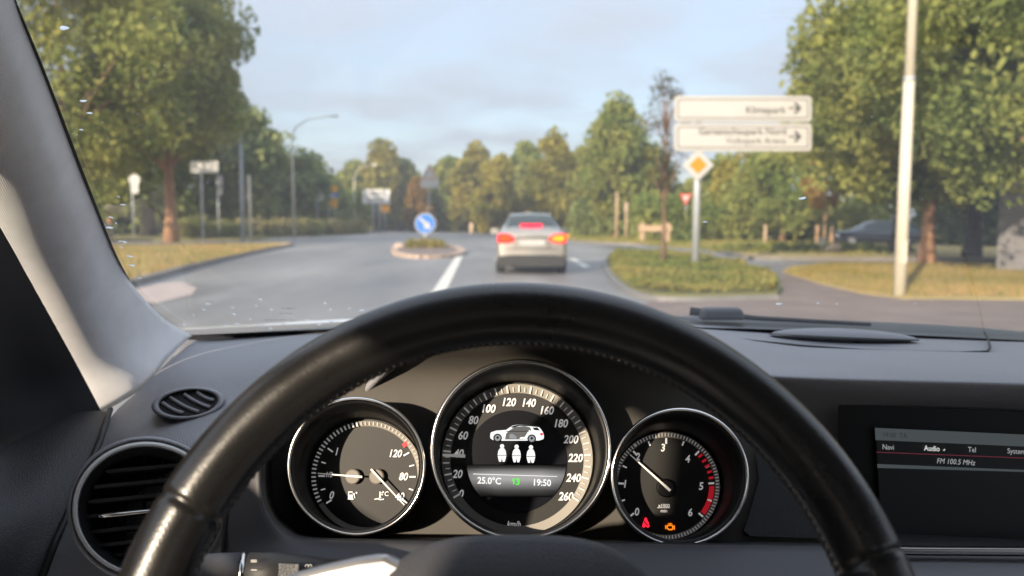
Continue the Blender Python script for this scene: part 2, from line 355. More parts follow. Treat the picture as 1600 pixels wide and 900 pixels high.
LV = [(-260, 520), (60, 470), (225, 434), (300, 414), (380, 396), (440, 384.5), (456, 381.5)]
slab('verge_left', LV + [(452, 378.5), (380, 380), (300, 382), (170, 384), (-300, 390)], M['drygrass'])
kerb('kerb_left', LV, M['kerb'])
slab('bank_left', [(-400, 374.5), (300, 374), (400, 373), (430, 369), (470, 366.5), (560, 361.2), (600, 358), (622, 355.5), (640, 353.6), (560, 353.2), (100, 355), (-500, 357)], M['meadow'], .12)
kerb('kerb_far', [(430, 369), (470, 366.5), (560, 361.2), (600, 358), (622, 355.5)], M['kerb'])
sheet('footpath_left', [gnd(-300, 389), gnd(170, 383.4), (gnd(456, 378)), gnd(440, 375.5), gnd(160, 377), gnd(-300, 379)], M['asphalt_old'], .004)
slab('verge_far', [(712, 354.2), (760, 361.5), (800, 366), (900, 376.5), (1000, 380.5), (1090, 384), (1150, 397), (1190, 401.5), (1400, 403), (1900, 408), (1900, 365), (900, 355), (740, 353.6)], M['lawn'], .10)
kerb('kerb_side_road', [(760, 361.5), (800, 366), (900, 376.5), (1000, 380.5), (1090, 384), (1150, 397), (1190, 401.5), (1400, 403), (1700, 406)], M['kerb'], side=-1)
ISL = [(975, 388), (952, 394), (944, 405), (952, 425), (978, 447), (1020, 459), (1080, 461), (1150, 460), (1214, 458), (1222, 450), (1218, 432), (1195, 419), (1120, 402), (1040, 391)]
slab('planted_island', ISL, M['meadow'], .06)
kerb('kerb_planted_island', ISL[:9], M['asphalt'], .12, .07)
slab('lawn_right', [(1222, 424), (1235, 416), (1290, 411.5), (1700, 412), (2100, 430), (2000, 480), (1600, 466), (1410, 465), (1340, 456), (1280, 442)], M['lawn'], .025)
sheet('footpath_right', [gnd(1000, 480), gnd(1030, 462), gnd(1225, 459), gnd(1222, 425), gnd(1285, 443), gnd(1345, 458), gnd(1420, 467), gnd(1600, 470), gnd(1700, 520), gnd(1400, 560), gnd(1000, 540)], M['paving'], .006)
tag(sheet('reflection_patch', [gnd(*q) for q in ((205, 452), (250, 443), (285, 440.5), (308, 451), (300, 460), (245, 474), (205, 472))], M['pale'], .004))  # pale sheet standing in for a bright reflection in the windscreen
# painted markings
def stripe(name, a, b, wa, wb, z=.005):
    p, q = gnd(*a, z), gnd(*b, z); ka, kb = wa / 2, wb / 2
    V = [gnd(a[0] - ka, a[1], z), gnd(a[0] + ka, a[1], z), gnd(b[0] + kb, b[1], z), gnd(b[0] - kb, b[1], z)]
    return tag(mesh(name, V, [(0, 1, 2, 3)], M['paint']), kind='structure')
stripe('lane_line', (722, 393), (672, 480), 9, 26)
mesh_d = lambda pts: tag(mesh('lane_dash', [gnd(x, y, .005) for x, y in pts], [tuple(range(len(pts)))], M['paint']), kind='structure')
mesh_d([(889, 404), (897, 403.5), (908, 409), (900, 410)]); mesh_d([(901, 411), (910, 410.5), (923, 416.5), (912, 418)])
mesh_d([(925, 378.8), (1000, 382.2), (1002, 384), (925, 380.6)])

# traffic island with its ring of kerb stones
isl = [(616, 388), (622, 383.5), (640, 381), (668, 380.5), (698, 382), (716, 386), (722, 390.5), (716, 394.5), (695, 397.5), (660, 398.5), (634, 396.5), (619, 392.5)]
IP = [gnd(x, y, .12) for x, y in isl]
ti = thing('traffic_island', 'raised traffic island ringed with pinkish kerb stones in the middle of the road', 'traffic island', (*np.mean(IP, 0)[:2], 0))
mesh('island_top', *prism([(p[0] , p[1], -.01) for p in IP], (0, 0, .09)), M['paving'], ti)
LP = catmull(np.array(IP + [IP[0]]), 3)[:, :2]
for i in range(len(LP) - 1):
    p, q = LP[i], LP[i + 1]; c = (p + q) / 2; d = q - p; l = np.hypot(*d)
    mesh('kerb_stone', *box((c[0], c[1], .045), l * .96, .30, .15), M['kerb_pink'], ti).data.transform(Matrix.Translation((c[0], c[1], 0)) @ Matrix.Rotation(math.atan2(d[1], d[0]), 4, 'Z') @ Matrix.Translation((-c[0], -c[1], 0)))

# ------------------------------------------------------------------ plants
def leaves(C, S, n, size, up=.3):
    """n leaf quads around clump centres C with spreads S"""
    k = rng.integers(0, len(C), n); g = rng.normal(size=(n, 3)); g /= np.maximum(1, np.linalg.norm(g, axis=1) / 1.7)[:, None]
    p = C[k] + g * S[k][:, None]
    d = rng.normal(size=(n, 3)); d /= np.linalg.norm(d, axis=1)[:, None]
    w = rng.normal(size=(n, 3)); w[:, 2] *= up; w -= d * (w * d).sum(1)[:, None]; w /= np.linalg.norm(w, axis=1)[:, None]
    s = size * rng.uniform(.45, 1.65, n)[:, None]
    return np.stack([p - d * s, p - w * s * .55, p + d * s, p + w * s * .55], 1)
def tree(label, px, Y, h, r, z0, n, leaf, m, bark='bark', tr=.22, lean=0.0, limbs=7, shape='ovoid', nc=70, name='tree', squash=1.0, gaps=0.0, cx=0.0, group=None, spread=.19):
    b = gx(px, Y); t = thing(name, label, 'tree', b, group)
    top = np.array([b[0] + lean, b[1], z0 + (h - z0) * .55])
    ax = lambda f: np.array([b[0] + lean * f * f + .12 * tr * math.sin(f * 7), b[1], f * top[2]])
    mb = MB(); mb.add(*tube([ax(f) + (0, 0, -.05 * (f == 0)) for f in np.linspace(0, 1, 8)], [tr * (1.35 if f == 0 else 1) * (1 - .75 * f) for f in np.linspace(0, 1, 8)], 10))
    u = rng.random(nc); ang = rng.random(nc) * 2 * math.pi
    if shape == 'ovoid': prof = np.sin(math.pi * np.clip(u, .02, .98) ** .75) ** .65
    elif shape == 'cone': prof = np.clip(np.minimum(u / .18, (1 - u) / .82 + .08), 0, 1)
    elif shape == 'far': prof = np.clip(np.minimum(.55 + u * 1.8, ((1 - u) / .62) ** .75 + .05), 0, 1)
    else: prof = np.ones(nc) * np.sin(math.pi * (.15 + .8 * u)) ** .5
    rr = r * prof * (.35 + .65 * np.sqrt(rng.random(nc))) * rng.uniform(.85, 1.12, nc)
    C = np.stack([b[0] + lean + cx + np.cos(ang) * rr, b[1] + np.sin(ang) * rr * squash, z0 + u * (h - z0)], 1)
    S = r * spread * rng.uniform(.55, 1.25, nc)
    for k in range(limbs):
        c = C[rng.integers(nc)]; f = np.clip((c[2] - (h - z0) * .35) / top[2], .35, .95); s = ax(f); mid = (s + c) / 2 + (0, 0, .1 * r)
        mb.add(*tube([s, mid, c], [tr * .42, tr * .26, tr * .08], 6))
    mb.build('trunk', M[bark], t, True)
    if gaps: C, S = C[: int(nc * (1 - gaps))], S[: int(nc * (1 - gaps))]
    quads('crown', leaves(C, S, n, leaf), M[m], t); return t
def mass(name, label, cat, px0, px1, Y0, Y1, h0, h1, n, leaf, m, depth=2.0, kind=None, group=None, z0=0.0, clump=.5, fn=None):
    """a hedge or bush belt from picture column px0 at distance Y0 to px1 at Y1"""
    a, b = gx(px0, Y0), gx(px1, Y1); nc = 160
    u = rng.random(nc); hh = h0 + (h1 - h0) * u; base = a + (b - a) * u[:, None]
    if fn is not None: hh = np.array([fn(x) for x in u])
    z = z0 + (hh - z0) * rng.random(nc) ** .7; dp = (rng.random(nc) - .5) * depth * (1 - .35 * (z / np.maximum(hh, .1)))
    C = base.copy(); C[:, 1] += dp; C[:, 2] = np.minimum(z, hh)
    S = np.full(nc, clump) * rng.uniform(.6, 1.2, nc)
    q = leaves(C, S, n, leaf); q[:, :, 2] = np.maximum(q[:, :, 2], .02)
    o = quads(name, q, M[m]); tag(o, label, cat, group, kind); return o

# big trees on the right
tree('broad roadside tree with reddish trunk beside the cream lamp post', 1447, 21.4, 10.2, 3.0, 2.3, 60000, .085, 'lime2', 'bark_red', .20, limbs=14, nc=150, cx=-.75, spread=.145)
tree('dark forked tree in the shade left of the grey clad building', 1518, 25, 9.2, 3.6, 2.8, 30000, .10, 'lime', 'bark_dark', .26, limbs=8, nc=90)
tree('leafy tree whose branches hang over the grey clad building', 1640, 15.2, 9.0, 3.0, 2.2, 46000, .072, 'lime2', 'bark_red', .20, lean=-.5, limbs=12, nc=140, spread=.15)
tree('tree crown standing farthest back on the lawn, behind the forked tree', 1400, 29, 9.5, 3.6, 2.8, 14000, .15, 'lime', 'bark_dark', .2, nc=80, cx=-.6)
# trees on the left
tree('tall lime tree with sunlit orange trunk on the dry verge', 268, 48, 19.0, 5.5, 5.3, 52000, .17, 'lime', 'bark_red', .40, lean=-.4, nc=150, limbs=14, cx=-.3, spread=.14)
tree('large tree crown next to the windscreen pillar', 110, 38, 17.0, 6.2, 4.0, 40000, .165, 'lime', 'bark', .35, nc=140, spread=.15)
tree('dark-trunked tree behind the verge between the white sign and the lime tree', 232, 66, 15.0, 5.0, 4.0, 12000, .30, 'green', 'bark_dark', .6, nc=80)
tree('small tree with thin orange trunk at the edge of the pillar', 172, 60, 9.5, 4.0, 3.0, 8000, .28, 'hedge', 'bark_red', .25, nc=60)
tree('green tree filling the gap right of the lime tree', 372, 74, 13.4, 4.6, 2.0, 12000, .30, 'green', 'bark', .3, nc=80)
tree('lower green tree above the weedy bank behind the first street lamp', 428, 84, 9.9, 4.8, 1.2, 10000, .34, 'green', 'bark', .3, nc=70, shape='dome')
tree('rounded green tree right of the first street lamp', 478, 96, 8.2, 5.0, .6, 10000, .38, 'green', 'bark', .3, nc=70, shape='dome')
tree('low green tree behind the yellow sign board', 522, 112, 7.8, 4.6, .6, 8000, .42, 'hedge', 'bark', .3, nc=60, shape='dome')
# far row across the bend
FAR = [(556, 135, 262, 24, 'hedge', 'low tree between the yellow sign and the white board'), (597, 128, 238, 30, 'yellow', 'pointed tree behind the white direction board'),
       (636, 132, 264, 24, 'hedge', 'tree to the left of the warning triangle, with dull green crown'), (652, 112, 286, 13, 'orange', 'small orange-brown tree left of the warning triangle'),
       (706, 118, 256, 26, 'hedge', 'dense green tree right of the warning triangle'), (742, 112, 236, 27, 'yellow', 'tall tree left of the silver car with yellow-green crown'),
       (778, 92, 248, 22, 'yellow', 'narrow yellowing tree above the left edge of the silver car'), (824, 108, 234, 26, 'hedge', 'green tree directly above the silver car'),
       (866, 88, 220, 30, 'yellow', 'broad yellow-green tree just right of the silver car'), (908, 96, 246, 26, 'lime2', 'dull green tree left of the tall far pole')]
for px, Y, ty, wp, m, lb in FAR:
    h = zpx(ty, Y); r = wp * Y / FPX
    tree(lb, px, Y, h * 1.03, r * 1.5, .04 * h, 8000, Y * .0036, m, 'bark', .16 + .02 * r, nc=60, shape='far', name='far_tree', spread=.20)
tree('tall pointed tree behind the tall far pole, highest of the middle trees', 962, 62, zpx(160, 62), 3.1, 2.0, 12000, .20, 'lime2', 'bark', .24, nc=90, shape='far', spread=.2)
tree('tree with rusty tinge behind the bare young tree', 1012, 70, 7.6, 3.0, 1.0, 7000, .25, 'green', 'bark', .2, nc=60)
tree('round green tree right behind the priority sign', 1120, 58, 5.9, 2.5, 1.0, 7000, .2, 'hedge', 'bark', .2, nc=60, shape='dome')
tree('brownish tree behind the white direction panels', 1165, 50, 5.7, 2.3, 1.0, 6000, .18, 'yellow', 'bark', .2, nc=50, shape='dome')
tree('dull green tree below the right end of the direction panels', 1222, 44, 5.2, 2.5, 1.0, 8000, .16, 'hedge', 'bark', .2, nc=60, shape='dome')
# young trees
tree('bare young tree with a few brown leaves in the planted island', 1036, 21.6, zpx(122, 21.6), .78, zpx(290, 21.6), 1500, .042, 'sparse', 'bark', .075, limbs=22, nc=60, name='young_tree', spread=.22)
tree('young tree with orange leaves tied between two stakes', 1287, 38, zpx(238, 38), 1.0, zpx(325, 38), 1500, .12, 'orange', 'stake', .085, limbs=5, nc=24, name='young_tree')
# hedges, bushes and grass
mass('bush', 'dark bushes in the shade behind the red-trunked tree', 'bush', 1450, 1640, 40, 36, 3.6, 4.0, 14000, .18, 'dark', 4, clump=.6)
mass('hedge', 'tall green hedge behind the side road', 'hedge', 1000, 1400, 50, 46, 2.5, 2.4, 22000, .17, 'hedge', 4, clump=.55)
mass('bush', 'overgrown bushes behind the far pole and the wooden barrier', 'bush', 900, 1030, 66, 60, 2.6, 2.6, 7000, .24, 'green', 3, clump=.7)
mass('hedge', 'low clipped hedge in front of the dark parked car', 'hedge', 1120, 1420, 31, 30, .30, .32, 12000, .07, 'hedge', 1.6, clump=.09)
mass('bush', 'shrubby undergrowth behind the left verge signs', 'bush', 90, 420, 72, 84, 4.6, 3.6, 16000, .30, 'green', 5, clump=.9)
mass('bush', 'green bushes lining the far left bank', 'bush', 400, 545, 90, 118, 4.0, 3.0, 10000, .36, 'green', 5, clump=.9)
tag(mass('treeline', 'far wood closing off the end of the road', 'wood', 520, 1010, 165, 120, 10.4, 8.4, 18000, .60, 'hedge', 10, kind='stuff', clump=1.3))
mass('undergrowth', 'dark undergrowth at the foot of the far trees', 'undergrowth', 560, 960, 140, 100, 2.6, 2.4, 9000, .42, 'dark', 4, kind='stuff', clump=.8)
mass('weeds', 'tall dry weeds on the left bank', 'weeds', 290, 570, 54, 86, 1.1, 1.2, 16000, .14, 'weeds', 6, kind='stuff', clump=.45)
mass('bush', 'low reddish shrub on the traffic island', 'shrub', 638, 692, 35, 35, .34, .34, 2400, .07, 'cover', 1.6, clump=.14)
def cover(name, label, px, n, leaf, m, h, cat='ground cover', z=.1):
    pts = np.array([gnd(x, y, z)[:2] for x, y in px]); lo, hi = pts.min(0), pts.max(0); got = []
    while sum(map(len, got)) < n:
        q = rng.uniform(lo, hi, (n, 2)); ins = np.zeros(n, bool); j = len(pts) - 1
        for i in range(len(pts)):
            xi, yi = pts[i]; xj, yj = pts[j]
            c = ((yi > q[:, 1]) != (yj > q[:, 1])) & (q[:, 0] < (xj - xi) * (q[:, 1] - yi) / (yj - yi + 1e-9) + xi); ins ^= c; j = i
        got.append(q[ins])
    q = np.concatenate(got)[:n]; zz = z + h * rng.random(n) ** .8 * (.6 + .4 * np.sin(q[:, 0] * 2.1 + q[:, 1] * 1.3))
    C = np.column_stack([q, zz]); Q = leaves(C, np.full(n, .03), n, leaf); Q = Q - (Q.mean(1) - C)[:, None, :]
    return tag(quads(name, Q, M[m]), label, cat, kind='stuff')
cover('ground_cover', 'dense ground cover planting on the junction island', [(960, 394), (953, 406), (962, 426), (985, 444), (1025, 455), (1210, 453), (1212, 434), (1190, 421), (1110, 403), (1040, 393)], 16000, .055, 'cover', .16)
def blades(name, label, px, n, hmin, hmax, m, z=.1, w=.012):
    pts = [gnd(x, y, z)[:2] for x, y in px]; P = []
    tri = [(0, i, i + 1) for i in range(1, len(pts) - 1)]; ar = [abs(np.cross(pts[b] - pts[a], pts[c] - pts[a])) for a, b, c in tri]; pr = np.array(ar) / sum(ar)
    k = rng.choice(len(tri), n, p=pr); T = np.array([[pts[a], pts[b], pts[c]] for a, b, c in tri])[k]; s = np.sqrt(rng.random(n))[:, None]; t = rng.random(n)[:, None]
    q = T[:, 0] * (1 - s) + T[:, 1] * s * (1 - t) + T[:, 2] * s * t
    a = rng.random(n) * 6.283; h = rng.uniform(hmin, hmax, n); d = np.column_stack([np.cos(a), np.sin(a)]); ln = rng.normal(size=(n, 2)) * .35 * h[:, None]
    A = np.column_stack([q - d * w, np.full(n, z - .01)]); B = np.column_stack([q + d * w, np.full(n, z - .01)]); Cc = np.column_stack([q + ln, z + h])
    return tag(quads(name, np.stack([A, B, Cc], 1), M[m], n=3), label, 'grass', kind='stuff')
blades('grass', 'short straw-dry grass on the left verge', [(60, 465), (225, 432), (300, 412.5), (440, 383.5), (300, 383), (150, 386), (-100, 400)], 26000, .05, .14, 'straw', w=.02)
blades('weeds', 'scattered green weeds on the left verge', [(60, 465), (225, 432), (300, 412.5), (440, 383.5), (300, 383), (150, 386), (-100, 400)], 1600, .12, .30, 'weeds', w=.03)
blades('weeds', 'scattered green weeds on the lawn by the lamp post', [(1226, 424), (1290, 413), (1640, 413), (1660, 463), (1412, 463), (1342, 455), (1282, 441)], 2600, .05, .16, 'cover', .025, .02)
blades('grass', 'patchy yellow grass on the lawn by the lamp post', [(1226, 424), (1290, 413), (1640, 413), (1660, 463), (1412, 463), (1342, 455), (1282, 441)], 26000, .03, .10, 'straw', .025, .012)
blades('grass', 'green-yellow grass strip beyond the junction', [(770, 362), (900, 375.5), (1080, 382.5), (1150, 395), (1390, 401), (1390, 385), (1000, 370)], 9000, .08, .22, 'cover', w=.04)

# ------------------------------------------------------------------ street furniture
def rod(name, a, b, r0, r1, m, parent, seg=12): return mesh(name, *tube([a, b], [r0, r1], seg), m, parent, True)
def disc(c, r, d=.02, seg=28, ax=(0, -1, 0)):
    c = np.array(c, float); return tube([c, c + np.array(ax) * d], r, seg)
def lamp(label, px, Y, hz, armpx, tip_py, r, m, name='street_lamp', grp=None):
    b = gx(px, Y); t = thing(name, label, 'street lamp', b, grp); tip = at(armpx, tip_py, Y); z = tip[2] - hz
    rod('pole', b + (0, 0, -.05), (b[0], b[1], z), r, r * .6, M[m], t)
    mesh('arm', *tube([(b[0], Y, z - .05), (b[0] + .12 * (tip[0] - b[0]), Y, z + hz * .45), (b[0] + .4 * (tip[0] - b[0]), Y, z + hz * .8), (tip[0], Y, tip[2])], [r * .6, r * .5, r * .42, r * .35], 8), M[m], t, True)
    s = np.sign(tip[0] - b[0]); L = .75
    V, F = box((0, 0, 0), L, .30, .13); V = [np.array(v) * (1, 1 if v[0] * s < 0 else .7, 1 if v[2] > 0 else .8) + tip + (s * L * .35, 0, 0) for v in V]
    h = mesh('lamp_head', V, F, M['signbright'], t); md = h.modifiers.new('b', 'BEVEL'); md.width = .04; md.segments = 2  # bright white stands in for sunlight on the head
    mesh('lens', *box(tip + (s * L * .4, 0, -.075), .5, .2, .05), M['lampglass'], t); return t
# the near lamp post on the right: thicker foot, slim top, arm over the road out of the picture
b = gx(1405, 12.25); t = thing('lamp_post', 'tall cream lamp post standing at the edge of the lawn', 'lamp post', b)
rod('foot', b + (0, 0, -.05), b + (0, 0, 3.55), .098, .086, M['polecream'], t, 20); rod('joint', b + (0, 0, 3.53), b + (0, 0, 3.60), .090, .088, M['galv'], t, 20)
rod('pole', b + (0, 0, 3.58), b + (0, 0, 8.6), .078, .055, M['polecream'], t, 20)
mesh('arm', *tube([b + (0, 0, 8.5), b + (-.1, 0, 8.9), b + (-.8, 0, 9.2), b + (-1.4, 0, 9.25)], .04, 8), M['polecream'], t, True)
mesh('lamp_head', *box(b + (-1.7, 0, 9.25), .8, .3, .14), M['signwhite'], t)
mesh('door', *box(b + (0, -.095, .75), .085, .012, .36), M['polecream'], t)
lamp('nearest street lamp on the left bank, with long curved arm', 460, 58, 1.5, 517, 181, .10, 'polecream')
lamp('second street lamp beyond the yellow sign, half as tall in the picture', 555, 106, 1.8, 582, 257, .12, 'polecream')
def post(label, px, Y, ty, r, m='galv', cat='pole', name='pole'):
    b = gx(px, Y); o = mesh(name, *tube([b + (0, 0, -.05), (b[0], b[1], zpx(ty, Y))], [r, r * .8], 10), M[m], None, True); tag(o, label, cat); return o
post('tall grey pole on the bank right of the lime tree', 380, 50, 205, .15, 'galv')
o = post('tall thin pole in front of the pointed middle tree', 933, 64, 198, .12, 'stake')
post('pale round post right of the tall thin far pole', 963, 50, 300, .10, 'wood', 'post', 'post')
post('short grey post before the tall hedge', 1195, 40, 351, .10, 'wood', 'post', 'post')
post('pale stone marker post at the far grass edge', 737, 92, 348, .30, 'stone', 'post', 'marker_post')
def signpost(name, label, px, Y, top_py, r=.038, cat='sign', m='galv', base=None):
    b = gx(px, Y); t = thing(name, label, cat, b)
    rod('post', b + (0, 0, -.05), (b[0], b[1], zpx(top_py, Y)), r, r, M[m], t); return t
def plate(name, t, px0, py0, px1, py1, Y, m, d=.03, bev=0.0, border=None):
    a, c = at(px0, py1, Y), at(px1, py0, Y); ctr = ((a[0] + c[0]) / 2, Y, (a[2] + c[2]) / 2)
    o = mesh(name, *box(ctr, c[0] - a[0], d, c[2] - a[2]), M[m], t)
    if bev: md = o.modifiers.new('b', 'BEVEL'); md.width = bev; md.segments = 3; md.affect = 'EDGES'
    return o
Y = 56; t = signpost('road_sign', 'round white sign seen from behind, nearest the windscreen pillar', 210, Y, 274, .05)
mesh('sign_disc', *disc(at(210, 281, Y), .42), M['signwhite'], t); plate('sub_plate', t, 205, 288, 216, 302, Y - .03, 'signwhite')
Y = 43; t = signpost('road_sign', 'wide white two-plate sign beside the lime tree trunk', 318, Y, 252, .06)
plate('plate', t, 298, 252, 319, 270, Y - .08, 'signbright'); plate('plate', t, 320.5, 252, 341, 270, Y - .08, 'signbright')
Y = 56; t = signpost('road_sign', 'narrow pale blue sign right of the two-plate sign', 343, Y, 273, .06)
plate('plate', t, 338.5, 274, 348, 291, Y - .08, 'signback'); plate('plate', t, 339, 293, 348, 305, Y - .08, 'signback')
Y = 46; t = signpost('road_sign', 'slim post with a dark sign edge at the verge end', 392, Y, 274, .085, m='polecream')
plate('plate', t, 385.5, 276, 391, 318, Y + .06, 'signedge')
Y = 84; t = signpost('road_sign', 'small round white sign left of the yellow sign board', 497, Y, 297, .07)
mesh('sign_disc', *disc(at(497, 306, Y - .08), .62), M['signbright'], t); plate('top_plate', t, 494, 293.5, 500, 297.5, Y - .05, 'signbright')
Y = 88; t = thing('sign_board', 'tall yellow detour sign board with blue panel on two posts', 'sign', gx(520, Y))
for q in (514.5, 524.5): bb = gx(q, Y); rod('post', bb + (0, 0, -.05), (bb[0], Y, zpx(291, Y)), .09, .09, M['galv'], t)
plate('panel', t, 512.5, 290, 527.5, 300.5, Y - .12, 'signyellowlifted'); plate('blue_panel', t, 512.5, 300.8, 527.5, 309, Y - .12, 'signblue'); plate('panel', t, 512.5, 309.3, 527.5, 325, Y - .12, 'signyellowlifted')
mesh('car_symbol', *box(at(520, 306, Y - .15), .7, .02, .22), M['signbright'], t)
Y = 100; t = thing('sign_board', 'wide white direction board on two posts at the far bend', 'sign', gx(588, Y))
for q in (584, 593.5): bb = gx(q, Y); rod('post', bb + (0, 0, -.05), (bb[0], Y, zpx(297, Y)), .16, .16, M['galv'], t)
plate('panel', t, 567, 296, 609, 306.6, Y - .2, 'signbright'); plate('panel', t, 567, 307.2, 609, 318, Y - .2, 'signbright')
for yy in (299.5, 303, 310.5, 314.5): plate('lettering', t, 572, yy - .7, 600, yy + .7, Y - .23, 'signedge', .02)
Y = 98; t = signpost('road_sign', 'small square yellow sign under the wide white board', 602, Y, 321, .08); plate('plate', t, 595, 320.5, 609, 331.5, Y - .1, 'signyellowlifted')
# warning sign with plate, and the keep-right sign on the island
Y = 58; t = signpost('road_sign', 'faded warning triangle above a white plate, over the blue arrow sign', 671, Y, 262, .05)
def tri_sign(t, name, cx, ty, by, hw, Y, m, flip=False):
    a, b_, c_ = ((cx - hw, by), (cx + hw, by), (cx, ty)) if not flip else ((cx - hw, ty), (cx + hw, ty), (cx, by))
    P = [at(*q, Y) for q in (a, b_, c_)]
    mesh(name, *prism(P, (0, .02, 0)), M[m], t); c = np.mean(P, 0); mesh(name + '_face', *prism([c + (p - c) * .62 + (0, -.008, 0) for p in P], (0, .006, 0)), M['signwhite'], t)
tri_sign(t, 'triangle', 671, 255, 281, 15, Y - .06, 'kerb_pink'); plate('plate', t, 657, 281.5, 685, 293, Y - .08, 'signwhite')
Y = 35.5; c = at(664.5, 349.5, Y); t = signpost('keep_right_sign', 'round blue keep-right sign with white arrow on the traffic island', 664.5, Y, 352, .04)
mesh('rim', *disc(c, .50, .03), M['signwhite'], t, False); mesh('face', *disc(c + (0, -.031, 0), .455, .006), M['signblue'], t)
ar = np.array([(-.30, .24), (-.22, .31), (.08, .03), (.16, .11), (.27, -.27), (-.10, -.17), (-.01, -.08)])[::-1] * 1.02
mesh('arrow', *prism([c + (x, -.041, z) for x, z in ar], (0, -.005, 0)), M['signwhite'], t)
# priority road sign with two direction panels
Y = 19.6; bb = gx(1086.5, Y); t = thing('direction_sign', 'white double direction sign above a yellow priority diamond on a grey post', 'sign', bb)
rod('post', bb + (0, 0, -.05), (bb[0], Y, zpx(160, Y)), .105, .085, M['galv'], t, 18)
bb2 = gx(1235, Y)
SP = Plane((0, Y - .155, 0), (0, -1, 0), (1, 0, 0))
def rounded(px0, py0, px1, py1, r, off):
    P = []
    for cx, cy_, a0 in ((px1 - r, py0 + r, 0), (px0 + r, py0 + r, 90), (px0 + r, py1 - r, 180), (px1 - r, py1 - r, 270)):
        for k in range(6): a = R(a0 + 18 * k); P.append(SP.hit(cx + r * math.cos(a), cy_ - r * math.sin(a), off))
    return P
for y0, y1 in ((150, 190), (193, 236)):
    p = mesh('panel', *prism(rounded(1054, y0, 1268, y1, 6, 0), (0, .10, 0)), M['signwhite'], t)
    mesh('border', *prism(rounded(1058.5, y0 + 4.5, 1263.5, y1 - 4.5, 4, .004), (0, .003, 0)), M['signedge'], p)
    mesh('face', *prism(rounded(1060.6, y0 + 6.6, 1261.4, y1 - 6.6, 3.2, .008), (0, .003, 0)), M['signwhite'], p)
    yc = (y0 + y1) / 2
    A = [(1232, -1.2), (1246, -1.2), (1240, -8), (1244, -9), (1252.5, 0), (1244, 9), (1240, 8), (1246, 1.2), (1232, 1.2)]
    mesh('arrow', *prism([SP.hit(x, yc + dy - 1, .0105) for x, dy in A], (0, .002, 0)), M['signblack'], p)
    pp = p
    if y0 < 160: text('lettering', 'Klimapark', SP, 1228, 171.5, 11, M['signblack'], p, .01, off=.0115, align='r')
    else:
        text('lettering', 'Gartenschaupark Nord', SP, 1228, 205, 10.5, M['signblack'], p, .01, off=.0115, align='r')
        text('lettering', 'Volkspark Arena', SP, 1228, 219.5, 10, M['signblack'], p, .0, off=.0115, align='r')
c = SP.hit(1091, 258); k = SP.m(1091, 258)
dia = lambda s, off: [c + np.array(q) * k * s + (0, -off, 0) for q in ((-1, 0, 0), (0, 0, -1), (1, 0, 0), (0, 0, 1))]
p = mesh('priority_diamond', *prism(dia(25, .0), (0, .03, 0)), M['signwhite'], t); md = p.modifiers.new('b', 'BEVEL'); md.width = .02; md.segments = 2
mesh('yellow_centre', *prism(dia(14, .006), (0, .004, 0)), M['signyellow'], p)
for yy in (160, 215): mesh('bracket', *box((bb[0], Y - .02, zpx(yy, Y)), .34, .22, .05), M['galv'], t)
# yield sign, barrier, red marker, stakes and stone
Y = 48; t = signpost('yield_sign', 'red and white give-way triangle left of the priority sign post', 1071, Y, 304, .05); tri_sign(t, 'triangle', 1071.5, 303, 321, 10, Y - .08, 'signred', True)
t = signpost('marker_post', 'slim post with faded red top beside the pale round post', 978, 56, 330, .09, 'post', 'wood'); plate('red_band', t, 976, 316, 980.5, 332, 55.9, 'kerb_pink')
Y = 45; t = thing('wooden_barrier', 'pale wooden rail barrier behind the young tree trunk', 'barrier', gx(1020, Y))
for q in (1003, 1043): b1 = gx(q, Y); mesh('post', *box((b1[0], Y, .62), .24, .2, 1.26), M['wood'], t)
plate('rail', t, 997, 352, 1049, 361.5, Y - .16, 'wood', .12)
for q in (1276, 1298.5):
    b1 = gx(q, 37.6); tag(mesh('tree_stake', *tube([b1 + (0, 0, -.05), (b1[0], 37.6, zpx(352 if q < 1280 else 354, 37.6))], [.10, .09], 10), M['stake'], None, True), 'timber stake %s the orange-leaved young tree' % ('on the left of' if q < 1280 else 'on the right of'), 'stake')
Y = 29; t = signpost('reflector_sign', 'small round white sign by the stakes of the young tree', 1284, Y, 372, .03); mesh('sign_disc', *disc(at(1284, 376, Y - .05), .17), M['signwhite'], t)
def rock(label, px, Y, r, zs, m):
    bm = bmesh.new(); bmesh.ops.create_icosphere(bm, subdivisions=3, radius=1); b1 = gx(px, Y)
    for v in bm.verts: n = 1 + .10 * math.sin(v.co.x * 5 + 1) * math.sin(v.co.y * 4) + .07 * math.sin(v.co.z * 7); v.co = Vector((b1[0] + v.co.x * r * n, b1[1] + v.co.y * r * n, max(-.05, (v.co.z * .9 + .5) * r * zs * n)))
    me = bpy.data.meshes.new('boulder'); bm.to_mesh(me); bm.free(); return tag(finish(me, 'boulder', m, None, True), label, 'boulder')
rock('pale boulder beside the timber stakes', 1302, 29.5, .30, 1.1, M['stone'])
rock('light kerb boulder at the left nose of the traffic island', 624, 34.5, .28, .8, M['kerb_pink'])
